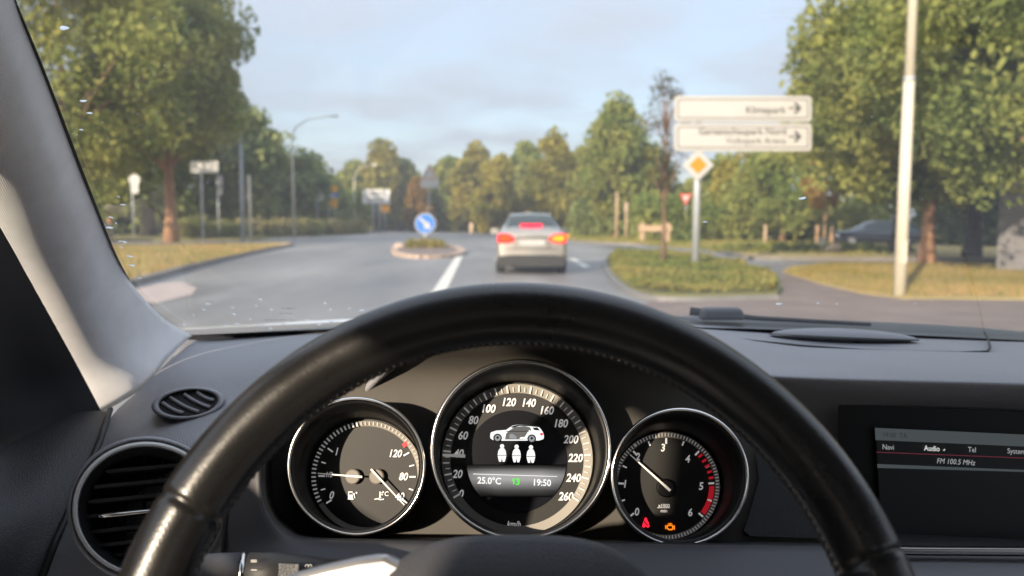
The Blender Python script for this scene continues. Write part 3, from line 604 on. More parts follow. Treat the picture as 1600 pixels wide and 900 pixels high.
# grey clad building
Y = 18.6; x0 = gx(1556, Y)[0]; t = thing('building', 'grey slate-clad building at the edge of the picture behind the leaves', 'building', (x0, Y, 0))
def bld(name, V, F, m):
    rt = Matrix.Translation((x0, Y, 0)) @ Matrix.Rotation(R(-35), 4, 'Z') @ Matrix.Translation((-x0, -Y, 0))
    o = mesh(name, [rt @ Vector(tuple(map(float, v))) for v in V], F, m, t); return o
bld('wall', *box((x0 + 3, Y + 3, 1.95), 6, 6, 4.0), M['slate'])
k = 3.95
bld('roof', *prism([(x0 - .25, Y - .25, k), (x0 + 6.25, Y - .25, k), (x0 + 3, Y - .25, k + 2.6)], (0, 6.5, 0)), M['roof'])
for i in range(12): bld('cladding_board', *box((x0 + 3, Y - .008, .35 + i * .30), 6.01, .03, .27), M['slate'])

# ------------------------------------------------------------------ cars
def car(name, label, loc, rz, L, st, paint, wagon=False, tails=True):
    """st: stations (y, half width, sill, shoulder z, belt z, top z, top half width)"""
    t = thing(name, label, 'car', loc); ca, sa = math.cos(rz), math.sin(rz)
    T = lambda p: np.array([loc[0] + p[0] * ca - p[1] * sa, loc[1] + p[0] * sa + p[1] * ca, p[2] + loc[2]])
    def sec(y, w, zb, sh, be, tp, hw):
        h = [(0, zb), (w * .8, zb), (w * .96, zb + .07), (w, zb + .26), (w * .995, sh), (w * .95, be), (hw, tp - .05), (hw * .82, tp), (0, tp + .025)]
        return np.array([(x, y, z) for x, z in h])
    S = [sec(*s) for s in st]
    r0 = S[0].copy(); r0[:, 0] = 0; r0[:, 1] -= .05; f0 = S[-1].copy(); f0[:, 0] = 0; f0[:, 1] += .05
    H = np.array([r0] + S + [f0]); sub = 4
    ys = catmull(np.array([[i] for i in range(len(H))], float), sub)[:, 0]
    P = catmull(H, sub, 0); P = catmull(P, 3, 1); vi = np.arange(P.shape[1]) / 3
    parts = {'body': MB(), 'rear_window': MB(), 'windscreen': MB()}; sw = {-1: MB(), 1: MB()}
    for sgn in (1, -1):
        for i in range(P.shape[0] - 1):
            for j in range(P.shape[1] - 1):
                q = [P[i, j], P[i, j + 1], P[i + 1, j + 1], P[i + 1, j]]; c = np.mean(q, 0); f = (ys[i] + .5 / sub); v = (vi[j] + .5 / 3)
                Q = [T(p * (sgn, 1, 1)) for p in q]
                F = [(0, 1, 2, 3)] if sgn > 0 else [(3, 2, 1, 0)]
                k = 'body'
                if GL[wagon][0] < f < GL[wagon][1] and 5.9 < v: k = 'rear_window'
                elif GL[wagon][2] < f < GL[wagon][3] and 5.9 < v: k = 'windscreen'
                if GL[wagon][4] < f < GL[wagon][5] and 5.05 < v < 5.95: sw[sgn].add(Q, F)
                else: parts[k].add(Q, F)
    for k, mb in parts.items():
        if mb.V:
            o = mb.build(k, paint if k == 'body' else M['carglass'], t, True); bm = bmesh.new(); bm.from_mesh(o.data); bmesh.ops.remove_doubles(bm, verts=bm.verts, dist=1e-4); bm.to_mesh(o.data); bm.free()
            o.data.polygons.foreach_set('use_smooth', [True] * len(o.data.polygons))
    for s in (1, -1): sw[s].build('side_window', M['carglass'], t, True)
    for y in (.78, L - .85):
        for s in (-1, 1):
            c = np.array([s * (st[3][1] - .10), y, .31]); w = mesh('wheel', [T(p) for p in tube([c - (.11, 0, 0), c - (.09, 0, 0), c + (.09, 0, 0), c + (.11, 0, 0)], [.27, .31, .31, .27], 22)[0]], tube([(0, 0, 0), (1, 0, 0), (2, 0, 0), (3, 0, 0)], 1, 22)[1], M['tyre'], t, False)
            V, F = disc(c + (s * .105, 0, 0), .20, .02, 18, (s, 0, 0)); mesh('rim', [T(p) for p in V], F, M['rim'], w)
    return t, T
GL = {False: (5.05, 5.95, 8.05, 8.95, 5.5, 8.5), True: (2.05, 2.95, 6.05, 6.95, 2.6, 6.6)}
SED = [(0, .66, .36, .72, .90, .94, .60), (.06, .80, .30, .74, .95, 1.03, .70), (.30, .85, .24, .78, .98, 1.08, .72), (.55, .86, .22, .80, 1.0, 1.10, .68), (.68, .86, .21, .80, 1.0, 1.13, .65),
       (1.22, .86, .2, .80, 1.0, 1.43, .55), (2.0, .86, .2, .80, .99, 1.475, .56), (2.55, .86, .2, .80, .98, 1.43, .55), (3.25, .86, .2, .78, .95, 1.02, .66), (4.1, .82, .22, .66, .80, .86, .62), (4.42, .66, .3, .56, .66, .70, .5)]
cy0 = gnd(831, 429)
loc = (cy0[0], cy0[1] + .0, 0)
t, T = car('silver_car', 'silver sedan braking ahead in our lane with lit tail lights', loc, 0.0, 4.45, SED, M['silverpaint'])
def rear(name, pts, m, y, d=.05, parent=None): V, F = prism([T((x, y, z)) for x, z in pts], (0, -d, 0)); return mesh(name, V, F, m, parent or t)
for s in (-1, 1):
    o = rear('tail_light', [(s * x, z) for x, z in ((.80, .98), (.62, .985), (.50, .95), (.40, .88), (.42, .80), (.55, .76), (.70, .745), (.81, .76), (.84, .86))], M['tailred'], .10, .17)
    md = o.modifiers.new('b', 'BEVEL'); md.width = .03; md.segments = 2
    rear('bulb', [(s * x, z) for x, z in ((.76, .93), (.62, .94), (.48, .89), (.47, .83), (.60, .80), (.74, .80), (.78, .87))], M['tailamber'] if s < 0 else M['indicator'], -.075, .006, o)
rear('brake_light', [(-.27, 1.145), (.27, 1.145), (.28, 1.215), (-.28, 1.215)], M['brake'], .66, .05)
rear('licence_plate', [(-.30, .70), (.30, .70), (.30, .83), (-.30, .83)], M['signwhite'], -.055, .02)
rear('plate_recess', [(-.37, .66), (.37, .66), (.37, .87), (-.37, .87)], M['silverpaint'], -.05, .012)
rear('boot_trim', [(-.40, .875), (.40, .875), (.40, .90), (-.40, .90)], M['carblack'], -.05, .02)
rear('bumper_lower', [(-.78, .20), (.78, .20), (.82, .44), (.5, .47), (-.5, .47), (-.82, .44)], M['carblack'], .0, .06)
for s in (-1, 1): rear('boot_seam', [(s * .415, .62), (s * .423, .62), (s * .423, .765), (s * .415, .765)], M['carblack'], -.052, .003)
rear('bumper_seam', [(-.62, .612), (.62, .612), (.62, .622), (-.62, .622)], M['carblack'], -.05, .006)
V, F = tube([T((-.45, .06, .22)), T((-.45, -.06, .22))], .035, 12); mesh('exhaust', V, F, M['chromedark'], t)
for s in (-1, 1): mesh('wing_mirror', *box(T((s * .96, 2.55, 1.02)), .2, .12, .15), M['silverpaint'], t)
o = mesh('side_indicator', *box(T((.875, .14, .93)), .03, .05, .10), M['indicator'], t)
WAG = [(0, .70, .34, .74, .98, 1.02, .66), (.10, .82, .28, .78, 1.02, 1.12, .68), (.45, .85, .22, .8, 1.02, 1.44, .58), (1.0, .86, .2, .8, 1.0, 1.50, .58), (1.8, .86, .2, .8, 1.0, 1.52, .58), (2.4, .86, .2, .8, .98, 1.45, .56), (3.2, .86, .2, .78, .95, 1.02, .66), (4.0, .82, .22, .66, .82, .88, .62), (4.3, .66, .3, .56, .66, .70, .5)]
LOW = [(y, w, zb, sh * .96, be * .92, tp * .9, hw) for y, w, zb, sh, be, tp, hw in WAG]
p0 = gx(1428, 39); car('parked_car', 'dark blue parked car behind the low clipped hedge', (p0[0], p0[1], 0), R(84), 4.3, LOW, M['bluepaint'], True)
p0 = gx(168, 49); car('parked_car', 'silver grey car half hidden by the windscreen pillar under the trees', (p0[0], p0[1] , 0), R(90), 4.3, WAG, M['silverpaint'], True)

# evening haze over the whole place
hz = tag(mesh('haze', *box((0, 240, 9.5), 1000, 560, 22.5), None), 'thin evening haze over the road', 'haze', kind='stuff')
mh = bpy.data.materials.new('haze_air'); mh.use_nodes = True; nt = mh.node_tree; nt.nodes.remove(nt.nodes['Principled BSDF'])
pv = nt.nodes.new('ShaderNodeVolumePrincipled'); pv.inputs['Color'].default_value = (.93, .95, 1, 1); pv.inputs['Density'].default_value = .0011; pv.inputs['Anisotropy'].default_value = .2
nt.links.new(pv.outputs[0], nt.nodes['Material Output'].inputs['Volume']); hz.data.materials.append(mh)
# ------------------------------------------------------------------ the cabin we sit in: one car with its parts
CAR = thing('car_interior', 'dark grey cabin of the car we sit in, with steering wheel, gauges and windscreen', 'car', (.37, .3, .3))
# windscreen: a raked, slightly curved pane
GS = .545
def on_glass(px, py, off=0.0):
    d = ray(px, py); k = 1.06 + GS * 1.06 - CAMZ + off       # z = k' - GS*Y
    t = k / (d[2] + GS * d[1]); return CAM + d * t
GN = np.array([0, -GS, -1.]); GN /= np.linalg.norm(GN)        # towards the cabin
rows = []
EDGE = [(288, 524), (238, 489), (190, 420), (140, 300), (75, 130), (22, 0), (-40, -160)]
for ex, ey in EDGE:
    L_ = on_glass(ex - 14, ey); xr = .74 - L_[0]; rows.append([np.array([L_[0] + (xr - L_[0]) * f, L_[1] + .0 * math.sin(math.pi * f), L_[2]]) for f in np.linspace(0, 1, 9)])
ws = mesh('windscreen', *grid_vf(catmull(np.array(rows), 4, 0)), M['glass'], CAR, True)
# black printed border along the pillar and the base
fr = []
for ex, ey in EDGE: fr.append([on_glass(ex - 20, ey + 3, -.004), on_glass(ex + 2.5, ey - 1, -.004)])
mesh('glass_border', *grid_vf(catmull(np.array(fr), 6, 0)), M['frit'], ws)
base = [[on_glass(x, y, -.004), on_glass(x, y + 14, -.004)] for x, y in ((280, 523.5), (330, 522), (420, 518), (520, 514), (700, 509), (900, 507), (1080, 511), (1300, 518), (1540, 529), (1700, 537))]
mesh('glass_border', *grid_vf(catmull(np.array(base), 6, 0)), M['frit'], ws)
GP = Plane(on_glass(450, 490, -.003), GN, (1, 0, 0))
for s_, px_, py_, h_ in (('E1 000216', 452, 481, 3.6), ('43R-00048', 447, 489, 3.2), ('DOT 27 M31 AS1', 437, 499, 4.2)): text('glass_stamp', s_, GP, px_, py_, h_, M['frit'], ws, .0, sx=1.1)

# bonnet, cowl and wiper
surf('bonnet', [[(250, 519, 1.34), (300, 515.5, 1.35), (420, 509, 1.36), (560, 502, 1.37), (810, 494, 1.38), (1100, 500, 1.38), (1400, 512, 1.36), (1600, 523, 1.35), (1750, 532, 1.34)],
                [(250, 514, 1.42), (300, 510.5, 1.43), (420, 504, 1.44), (560, 497, 1.45), (810, 489, 1.46), (1100, 495, 1.46), (1400, 507, 1.44), (1600, 517, 1.43), (1750, 526, 1.42)],
                [(250, 520, 1.75), (300, 517, 1.75), (420, 511, 1.76), (560, 505, 1.77), (810, 498, 1.78), (1100, 503, 1.78), (1400, 514, 1.76), (1600, 524, 1.75), (1750, 533, 1.74)],
                [(250, 556, 2.2), (300, 550, 2.2), (420, 540, 2.2), (560, 532, 2.2), (810, 525, 2.2), (1100, 530, 2.2), (1400, 540, 2.2), (1600, 550, 2.2), (1750, 556, 2.2)]], M['hood'], CAR, (6, 6))
surf('cowl', [[(270, 532, 1.10), (420, 523, 1.12), (560, 515, 1.12), (810, 508, 1.12), (1100, 513, 1.12), (1320, 521, 1.12), (1540, 533, 1.11), (1750, 543, 1.10)],
              [(270, 527, 1.22), (420, 517, 1.24), (560, 508, 1.24), (810, 496, 1.25), (1090, 494, 1.25), (1320, 501, 1.25), (1530, 512, 1.25), (1750, 534, 1.22)],
              [(270, 533, 1.30), (420, 522, 1.32), (560, 512, 1.32), (810, 498, 1.33), (1090, 499, 1.33), (1320, 508, 1.33), (1540, 520, 1.32), (1750, 540, 1.3)]], M['cowl'], CAR, (6, 6))
mesh('cowl_lip', *tube([at(x, y, 1.21) for x, y in ((1050, 500), (1150, 502.5), (1300, 508), (1420, 513), (1515, 518))], .0035, 8), M['black'], CAR, True)
w = mesh('wiper', *tube([at(1078, 486, 1.20), at(1120, 491, 1.19), at(1180, 497, 1.18), at(1360, 507, 1.17)], [.007, .006, .004, .003], 8), M['black'], CAR, True)
V, F = box((0, 0, 0), 1, 1, 1); c = at(1127, 490, 1.17)
cap = mesh('wiper_cap', [c + np.array(v) * (.072 if v[2] < 0 else .060, .03, .019) for v in V], F, M['cowl'], w); md = cap.modifiers.new('b', 'BEVEL'); md.width = .006; md.segments = 3

# A pillars and roof
PIL = [[(300, 524, 1.045), (262, 560, .97), (225, 605, .915), (150, 650, .875), (120, 670, .87)],
       [(252, 494, .975), (205, 520, .905), (165, 550, .87), (108, 565, .85), (70, 575, .86)],
       [(193, 424, .862), (150, 435, .80), (105, 448, .772), (48, 455, .765), (10, 465, .79)],
       [(143, 304, .714), (100, 312, .665), (50, 322, .645), (-15, 335, .65), (-60, 345, .68)],
       [(78, 134, .572), (30, 140, .535), (-30, 150, .52), (-100, 165, .53), (-160, 175, .56)],
       [(25, 0, .495), (-30, 5, .465), (-100, 12, .455), (-180, 20, .465), (-240, 30, .49)],
       [(-35, -150, .42), (-100, -150, .40), (-180, -150, .39), (-270, -150, .40), (-330, -150, .43)]]
PP = np.array([[at(*q) for q in row] for row in PIL]); PP = catmull(catmull(PP, 8, 0), 6, 1)
o = mesh('pillar_trim', *grid_vf(PP), M['fabric'], CAR, True); md = o.modifiers.new('thickness', 'SOLIDIFY'); md.thickness = .006; md.offset = 1
Q = PP.copy(); Q[:, :, 0] = .74 - Q[:, :, 0]; mesh('pillar_trim', *grid_vf(Q), M['fabric'], CAR, True)
top = PP[-1]; zt = float(top[:, 2].mean())
mesh('roof_lining', *box((.37, -.62, 1.465), 1.56, 2.0, .03), M['headliner'], CAR)
for x_ in (-.445, 1.185): mesh('added_shade_rail', *box((x_, -.58, 1.43), .07, 1.95, .06), M['headliner'], CAR)  # unseen rails, added and set to keep sun off the dash lip
# left door: sail panel with tweeter, padded top, plus its unseen window sill, raised to hold sun off the gauge trim
surf('sail_panel', [[(165, 655, .862), (118, 566, .842), (58, 458, .755), (-10, 338, .64), (-120, 160, .52)],
                    [(60, 680, .80), (20, 600, .775), (-20, 500, .70), (-70, 380, .60), (-180, 200, .50)],
                    [(-40, 720, .70), (-80, 640, .66), (-120, 540, .61), (-170, 420, .54), (-260, 240, .46)],
                    [(-330, 760, .50), (-340, 680, .49), (-350, 580, .47), (-360, 460, .44), (-420, 300, .40)]], M['deepblack'], CAR, (5, 6))  # last row, out of view, extended back to block sun on the dash
surf('door', [[(170, 642, .845), (152, 690, .765), (118, 770, .69), (84, 845, .65), (52, 930, .62)],
              [(120, 646, .835), (100, 690, .75), (64, 770, .672), (30, 850, .63), (-5, 930, .60)],
              [(20, 690, .755), (0, 715, .70), (-30, 780, .63), (-60, 850, .58), (-90, 930, .55)],
              [(-60, 720, .66), (-110, 750, .58), (-150, 820, .52), (-180, 880, .48), (-200, 940, .46)],
              [(-430, 1080, .36), (-440, 1090, .34), (-450, 1100, .33), (-460, 1120, .32), (-480, 1150, .31)]], M['doordark'], CAR, (6, 6))
mesh('door_shell', *box((-.50, -.48, .84), .08, 1.96, .67), M['doordark'], CAR)  # unseen; top set high to shade the cluster surround
mesh('door_shell', *box((1.215, -.45, .70), .08, 2.6, .60), M['doordark'], CAR)
mesh('door_pillar', *box((-.47, -.62, 1.22), .06, .36, .48), M['headliner'], CAR)
mesh('door_gap', *tube([at(x, y, Y_) for x, y, Y_ in ((172, 640, .842), (156, 690, .762), (121, 770, .687), (87, 845, .647), (55, 930, .617))], .0035, 8), M['black'], CAR, True)

def seat(x, y, w, h, z0):
    P = []
    for i in range(9):
        f = i / 8; z = z0 + h * f; ww = w * (.5 - .10 * max(0, f - .75) * 4 * .5); d = .09 * (1 - .5 * f); row = []
        for a in np.linspace(0, 2 * math.pi, 20, endpoint=False):
            c, s = math.cos(a), math.sin(a); row.append((x + ww * math.copysign(abs(c) ** .5, c), y - .18 * f + d * math.copysign(abs(s) ** .6, s), z))
        P.append(row)
    V, F = grid_vf(np.array(P), True); n = 20; F.append(tuple(range(8 * n, 9 * n))); return mesh('seat', V, F, M['doordark'], CAR, True)
for q in ((0, -.30, .5, .72, .45), (.74, -.30, .5, .72, .45), (.37, -1.25, 1.3, .7, .45)):
    s_ = seat(*q); mesh('headrest', *box((q[0], q[1] - .2, q[4] + q[3] + .09), .26, .09, .16), M['doordark'], s_)
# dashboard body
DASH = [
 [(290, 531, 1.05), (268, 560, .985), (243, 584, .93), (215, 612, .89), (178, 646, .845), (152, 695, .765), (118, 775, .69), (84, 850, .65), (50, 935, .62)],
 [(335, 531, 1.06), (322, 547, .985), (305, 566, .91), (290, 592, .84), (270, 640, .765), (245, 695, .685), (222, 770, .63), (205, 850, .605), (190, 940, .59)],
 [(420, 523, 1.07), (418, 537, .975), (412, 553, .88), (402, 578, .80), (390, 625, .735), (372, 685, .665), (356, 765, .615), (345, 855, .595), (335, 945, .58)],
 [(520, 515, 1.08), (520, 526, .96), (524, 540, .84), (530, 560, .74), (530, 600, .68), (520, 650, .65), (500, 720, .66), (480, 800, .66), (480, 945, .60)],
 [(620, 508, 1.08), (625, 515, .94), (632, 523, .80), (640, 532, .66), (640, 545, .60), (640, 560, .60), (640, 590, .68), (640, 800, .70), (640, 945, .62)],
 [(810, 502, 1.09), (810, 506, .93), (810, 509, .78), (810, 511, .64), (810, 516, .575), (810, 530, .575), (810, 560, .68), (810, 800, .70), (810, 945, .62)],
 [(985, 504, 1.09), (985, 511, .94), (982, 519, .80), (980, 530, .66), (980, 543, .60), (980, 560, .60), (980, 592, .68), (980, 800, .70), (980, 945, .62)],
 [(1100, 509, 1.09), (1102, 521, .95), (1106, 535, .83), (1110, 552, .73), (1115, 572, .655), (1115, 592, .65), (1115, 635, .73), (1115, 850, .75), (1115, 945, .68)],
 [(1240, 518, 1.09), (1243, 532, .95), (1246, 548, .84), (1250, 565, .74), (1252, 582, .645), (1252, 604, .64), (1252, 655, .75), (1252, 850, .75), (1252, 945, .68)],
 [(1420, 525, 1.09), (1424, 539, .95), (1428, 554, .84), (1430, 571, .74), (1432, 587, .645), (1432, 610, .64), (1432, 660, .75), (1432, 850, .75), (1432, 945, .68)],
 [(1600, 534, 1.08), (1606, 547, .95), (1612, 561, .84), (1618, 577, .74), (1622, 592, .645), (1622, 616, .64), (1622, 668, .75), (1622, 850, .75), (1622, 945, .68)],
 [(1900, 548, 1.04), (1920, 562, .93), (1940, 576, .83), (1960, 592, .74), (1970, 604, .65), (1970, 630, .64), (1970, 680, .74), (1970, 850, .74), (1970, 945, .68)],
 [(2200, 565, .98), (2240, 580, .88), (2280, 595, .80), (2300, 610, .72), (2320, 622, .64), (2320, 650, .63), (2320, 700, .72), (2320, 850, .72), (2320, 945, .66)]]
dash = surf('dashboard', DASH, M['dash'], CAR, (7, 6))
# raised speaker hump and the recessed centre pad with its seam
hp = []
for i, s in enumerate(np.linspace(0, 1, 25)):
    x = 1201 + 236 * s; h = math.sin(math.pi * s) ** .55; yb = 521 + 9.5 * s; row = []
    for k in range(9):
        a = math.pi * k / 8; row.append(at(x + 2 * math.cos(a), yb + (1.0 - 14 * h * math.sin(a) ** .8) - .5 * math.cos(a), .985 - .05 * h * math.cos(a)))
    hp.append(row)
mesh('speaker_cover', *grid_vf(np.array(hp)), M['dash'], dash, True)
mesh('speaker_slot', *tube([at(1204 + 231 * s, 524.5 + 7.5 * s + 1.5 * math.sin(math.pi * s), .925) for s in np.linspace(0, 1, 12)], [.0006 + .0022 * math.sin(math.pi * s) for s in np.linspace(0, 1, 12)], 8), M['black'], dash, True)
mesh('pad_seam', *tube([at(x, y, Y_) for x, y, Y_ in ((1538, 519, 1.05), (1544, 530, 1.0), (1547, 543, .92), (1543, 549, .90), (1500, 551, .89), (1350, 547, .88), (1250, 540, .885), (1180, 533, .91), (1140, 528, .94), (1100, 527, .93))], .0016, 6), M['black'], dash, True)

# small oval defroster vent
def vent_frame(pl, cx, cy, rx, ry, rot, w, name, m, parent, h=.006, seg=56):
    ca, sa = math.cos(rot), math.sin(rot); P = []
    for s, z in ((1.0 + w, -.035), (1.0 + w, -.002), (1.0 + w * .8, h * .7), (1.0 + w * .35, h), (1.0, h * .3), (.97, -.012)):
        P.append([pl.hit(cx + s * (rx * math.cos(a) * ca - ry * math.sin(a) * sa), cy - s * (rx * math.cos(a) * sa + ry * math.sin(a) * ca), z) for a in np.linspace(0, 2 * math.pi, seg, endpoint=False)])
    return mesh(name, *grid_vf(np.array(P), True), m, parent, True)
DV = Plane(at(295, 631, .738), (.08, -.66, .75), (1, .12, .0))
dv = vent_frame(DV, 294, 630, 46, 20, R(6), .26, 'defroster_vent', M['dash'], CAR, .005)
mesh('vent_well', [DV.hit(294 + 47 * math.cos(a), 630 - 20.5 * math.sin(a) - 5 * math.cos(a), -.0005) for a in np.linspace(0, 6.283, 48, endpoint=False)], [tuple(range(48))], M['deepblack'], dv)
for i, (x0, y0, x1, y1) in enumerate(((-40, -1, -8, 15), (-28, -9, 16, 13), (-6, -14, 34, 6), (14, -17, 40, -5))):
    A = [DV.hit(294 + x0 + (x1 - x0) * f, 630 + y0 + (y1 - y0) * f + 2.5 * math.sin(math.pi * f), .0012) for f in np.linspace(0, 1, 7)]
    mesh('slat', *tube(A, .0018, 8), M['dash'], dv, True)

# round air vent
AV = Plane(at(230, 795, .585), (.30, -.93, .16), (1, .32, 0))
av = vent_frame(AV, 229, 796, 117, 107, 0, .07, 'air_vent', M['dash'], CAR, .008, 72)
vent_frame(AV, 229, 796, 107, 98, 0, .10, 'chrome_ring', M['ringwhite'], av, .011, 72)
c0 = AV.hit(232, 797); k0 = AV.m(232, 797)
P = [[AV.hit(229 + r * 106 * math.cos(a), 796 - r * 97 * math.sin(a), z) for a in np.linspace(0, 6.283, 64, endpoint=False)] for r, z in ((1, .006), (.93, -.004), (.86, -.012), (.84, -.05), (.2, -.055), (.01, -.055))]
mesh('vent_barrel', *grid_vf(np.array(P), True), M['black'], av, True)
for i, dy in enumerate((64, 42, 20, -2, -26, -48, -66)):
    hw = math.sqrt(max(0, 88 ** 2 - dy ** 2)); z = -.006
    A, B = c0 + k0 * (-hw * AV.u + dy * AV.v) + AV.n * z, c0 + k0 * (hw * AV.u + dy * AV.v) + AV.n * z
    e_ = AV.v * .0014; f_ = -AV.n * .018 - AV.v * .006
    mesh('slat', *prism([A - e_, B - e_, B + e_, A + e_], f_), M['black'] if i != 6 else M['blackgloss'], av)
for i in range(6):
    x = -70 + 28 * i; hh = math.sqrt(max(0, 84 ** 2 - x * x)); A = c0 + k0 * (x * AV.u - hh * .7 * AV.v) - AV.n * .03; B = c0 + k0 * (x * AV.u + hh * AV.v) - AV.n * .03
    mesh('fin', *tube([A, B], .0012, 5), M['black'], av)
A, B = c0 + k0 * (-72 * AV.u - 1 * AV.v) + AV.n * .001, c0 + k0 * (40 * AV.u - 1 * AV.v) + AV.n * .001
mesh('chrome_bar', *tube([A, A + (B - A) * .1, B], [.0012, .0019, .0019], 10), M['chrome'], av, True)
A = c0 + k0 * (-34 * AV.u - 68 * AV.v) - AV.n * .004
o = mesh('thumb_wheel', *tube([A, A + AV.u * k0 * 52], .0075, 20), M['blackgloss'], av, True)
mesh('wheel_mark', *prism([A + k0 * (a_ * AV.u + b_ * AV.v) + AV.n * .0078 for a_, b_ in ((6, 0), (10, 3), (10, 1), (20, 1), (20, -1), (10, -1), (10, -3))], AV.n * .0004), M['num2'], av)

# ---------------------------------------------------------------- instrument cluster
TILT = R(15)
CN = np.array([.0, -math.cos(TILT), math.sin(TILT)])
RP = Plane(at(813, 703, .57), CN, (math.cos(R(1.3)), 0, -math.sin(R(1.3))))
DEP = .046
DP = Plane(RP.p - RP.n * DEP, CN, RP.u)
FP = Plane(RP.p - RP.n * .050, CN, RP.u)
def poly(name, pl, px, m, parent, off=0.0, smooth=False):
    return mesh(name, [pl.hit(x, y, off) for x, y in px], [tuple(range(len(px)))], m, parent, smooth)
# housing
inner = [(500, 585), (440, 640), (414, 700), (409, 750), (418, 795), (446, 830), (500, 843), (700, 846), (900, 848), (1100, 851), (1290, 854), (1330, 854)]
bk = [-.075, -.030] + [0.0] * 10          # the upper left end runs back into the dashboard
wallP = [[RP.hit(x, y, .012 + k_) for (x, y), k_ in zip(inner, bk)], [RP.hit(x + (6 if x < 450 else 0), y - (3 if y > 820 else 0), .004 + k_) for (x, y), k_ in zip(inner, bk)], [FP.hit(x + (16 if x < 450 else 0), y - (6 if y > 820 else 0), -.004) for x, y in inner]]
hs = mesh('instrument_cluster', *grid_vf(catmull(catmull(np.array(wallP), 3, 0), 4, 1)), M['black'], CAR, True)
pf = [(395, 560), (1330, 560), (1330, 860), (395, 860)]
pr = []
for yy, o_ in ((520, .085), (545, .05), (565, .022), (590, .006), (640, .0), (740, .0), (862, .0)):
    xl, xr_ = {520: (720, 910), 545: (640, 990), 565: (570, 1060), 590: (510, 1130), 640: (440, 1230)}.get(yy, (404, 1325)); pr.append([FP.hit(xl + (xr_ - xl) * f, yy, o_) for f in np.linspace(0, 1, 10)])
mesh('face_panel', *grid_vf(catmull(catmull(np.array(pr), 4, 0), 3, 1)), M['clusterface'], hs, True)
poly('ribbed_insert', FP, [(1180, 705), (1210, 690), (1300, 690), (1318, 780), (1318, 842), (1172, 838), (1162, 830), (1172, 800), (1186, 750)], M['ribbed'], hs, .003)
# trim around the cluster, running down to the column cover
sur = []
outer = [(455, 560), (392, 630), (370, 700), (360, 760), (352, 820), (346, 900), (420, 945), (700, 945), (900, 945), (1100, 945), (1290, 945), (1330, 945)]
for f in (0, .08, .35, .7, 1):
    row = []
    for (xi, yi), (xo, yo), k_ in zip(inner, outer, bk):
        pi = RP.hit(xi, yi, .012 + k_ + (.006 if 0 < f else 0)); d = 1.0 if yi > 835 else .0
        po = RP.hit(xo, yo, .010 + k_ * 1.1 + .060 * d) ; row.append(pi + (po - pi) * f)
    sur.append(row)
mesh('cluster_surround', *grid_vf(catmull(catmull(np.array(sur), 3, 0), 4, 1)), M['dashlow'], CAR, True)
mesh('surround_gap', *tube([RP.hit(x, y, .011) for x, y in ((370, 700), (360, 760), (351, 825), (345, 900))], .0016, 6), M['black'], CAR, True)

def ring(name, pl, cx, cy, r0, r1, m, parent, off=0.0, a0=0, a1=360, seg=96, inner_off=None):
    A = np.radians(np.linspace(a0, a1, seg + 1)); io = off if inner_off is None else inner_off
    P = np.array([[pl.hit(cx + r1 * math.cos(a), cy - r1 * math.sin(a), off) for a in A], [pl.hit(cx + r0 * math.cos(a), cy - r0 * math.sin(a), io) for a in A]])
    return mesh(name, *grid_vf(P), m, parent, False)
def ticks(name, pl, cx, cy, L, m, parent, off=.0016):   # L: (angle, r0, r1, width px)
    mb = MB()
    for a, r0, r1, w in L:
        c, s = math.cos(R(a)), math.sin(R(a)); q = []
        for r, k in ((r0, -1), (r0, 1), (r1, 1), (r1, -1)): q.append(pl.hit(cx + r * c - k * w / 2 * s, cy - r * s - k * w / 2 * c, off))
        mb.add(q, [(0, 1, 2, 3)])
    return tag(mb.build(name, m, parent), kind='stuff')
def needle(pl, a, b, w0, w1, parent, off=.006):
    (ax, ay), (bx, by) = a, b; l = math.hypot(bx - ax, by - ay); nx, ny = -(by - ay) / l, (bx - ax) / l
    q = [pl.hit(ax + nx * w0, ay + ny * w0, off), pl.hit(ax - nx * w0, ay - ny * w0, off), pl.hit(bx - nx * w1, by - ny * w1, off), pl.hit(bx + nx * w1, by + ny * w1, off)]
    return mesh('needle', *prism(q, pl.n * .0012), M['needle'], parent)
def hub(pl, cx, cy, r, parent, m='hubcap'):
    k = pl.m(cx, cy) * r; c = pl.hit(cx, cy)
    return mesh('needle_hub', *tube([c, c + pl.n * .005, c + pl.n * .0058], [k, k, k * .85], 28), M[m], parent, False)
def gauge(name, fc, fr, dc, dr):
    """fc, fr: bezel ring in the front plane; dc, dr: dial in the deeper plane"""
    g = mesh(name, [DP.hit(dc[0] + (dr + 4) * math.cos(a), dc[1] - (dr + 4) * math.sin(a)) for a in np.linspace(0, 2 * math.pi, 96, endpoint=False)], [tuple(range(96))], M['dial'], CAR)
    A = np.linspace(0, 2 * math.pi, 112, endpoint=False)
    def loop(pl, c, r, off): return [pl.hit(c[0] + r * math.cos(a), c[1] - r * math.sin(a), off) for a in A]
    def mixl(f, off):
        p = np.array(loop(RP, fc, fr - 11, 0)); q = np.array(loop(DP, dc, dr + 3, 0)); return p + (q - p) * f
    mesh('tube_wall', *grid_vf(np.array([loop(RP, fc, fr - 7, .0005), mixl(.0, 0), mixl(.5, 0), mixl(1.0, 0)]), True), M['blackgloss'], g, True)
    mesh('bezel', *grid_vf(np.array([loop(RP, fc, fr, -.006), loop(RP, fc, fr + .3, .0), loop(RP, fc, fr - .8, .0022), loop(RP, fc, fr - 3, .0032), loop(RP, fc, fr - 5.2, .0024), loop(RP, fc, fr - 7, .0002)]), True), M['chrome'], g, True)
    mesh('outer_sleeve', *grid_vf(np.array([loop(RP, fc, fr + .5, -.001), loop(FP, (fc[0] + .0, fc[1] + 4), fr - 2, -.001)]), True), M['black'], g, True)
    return g
sp = gauge('speedometer', (813.5, 703), 142, (808, 718), 117)
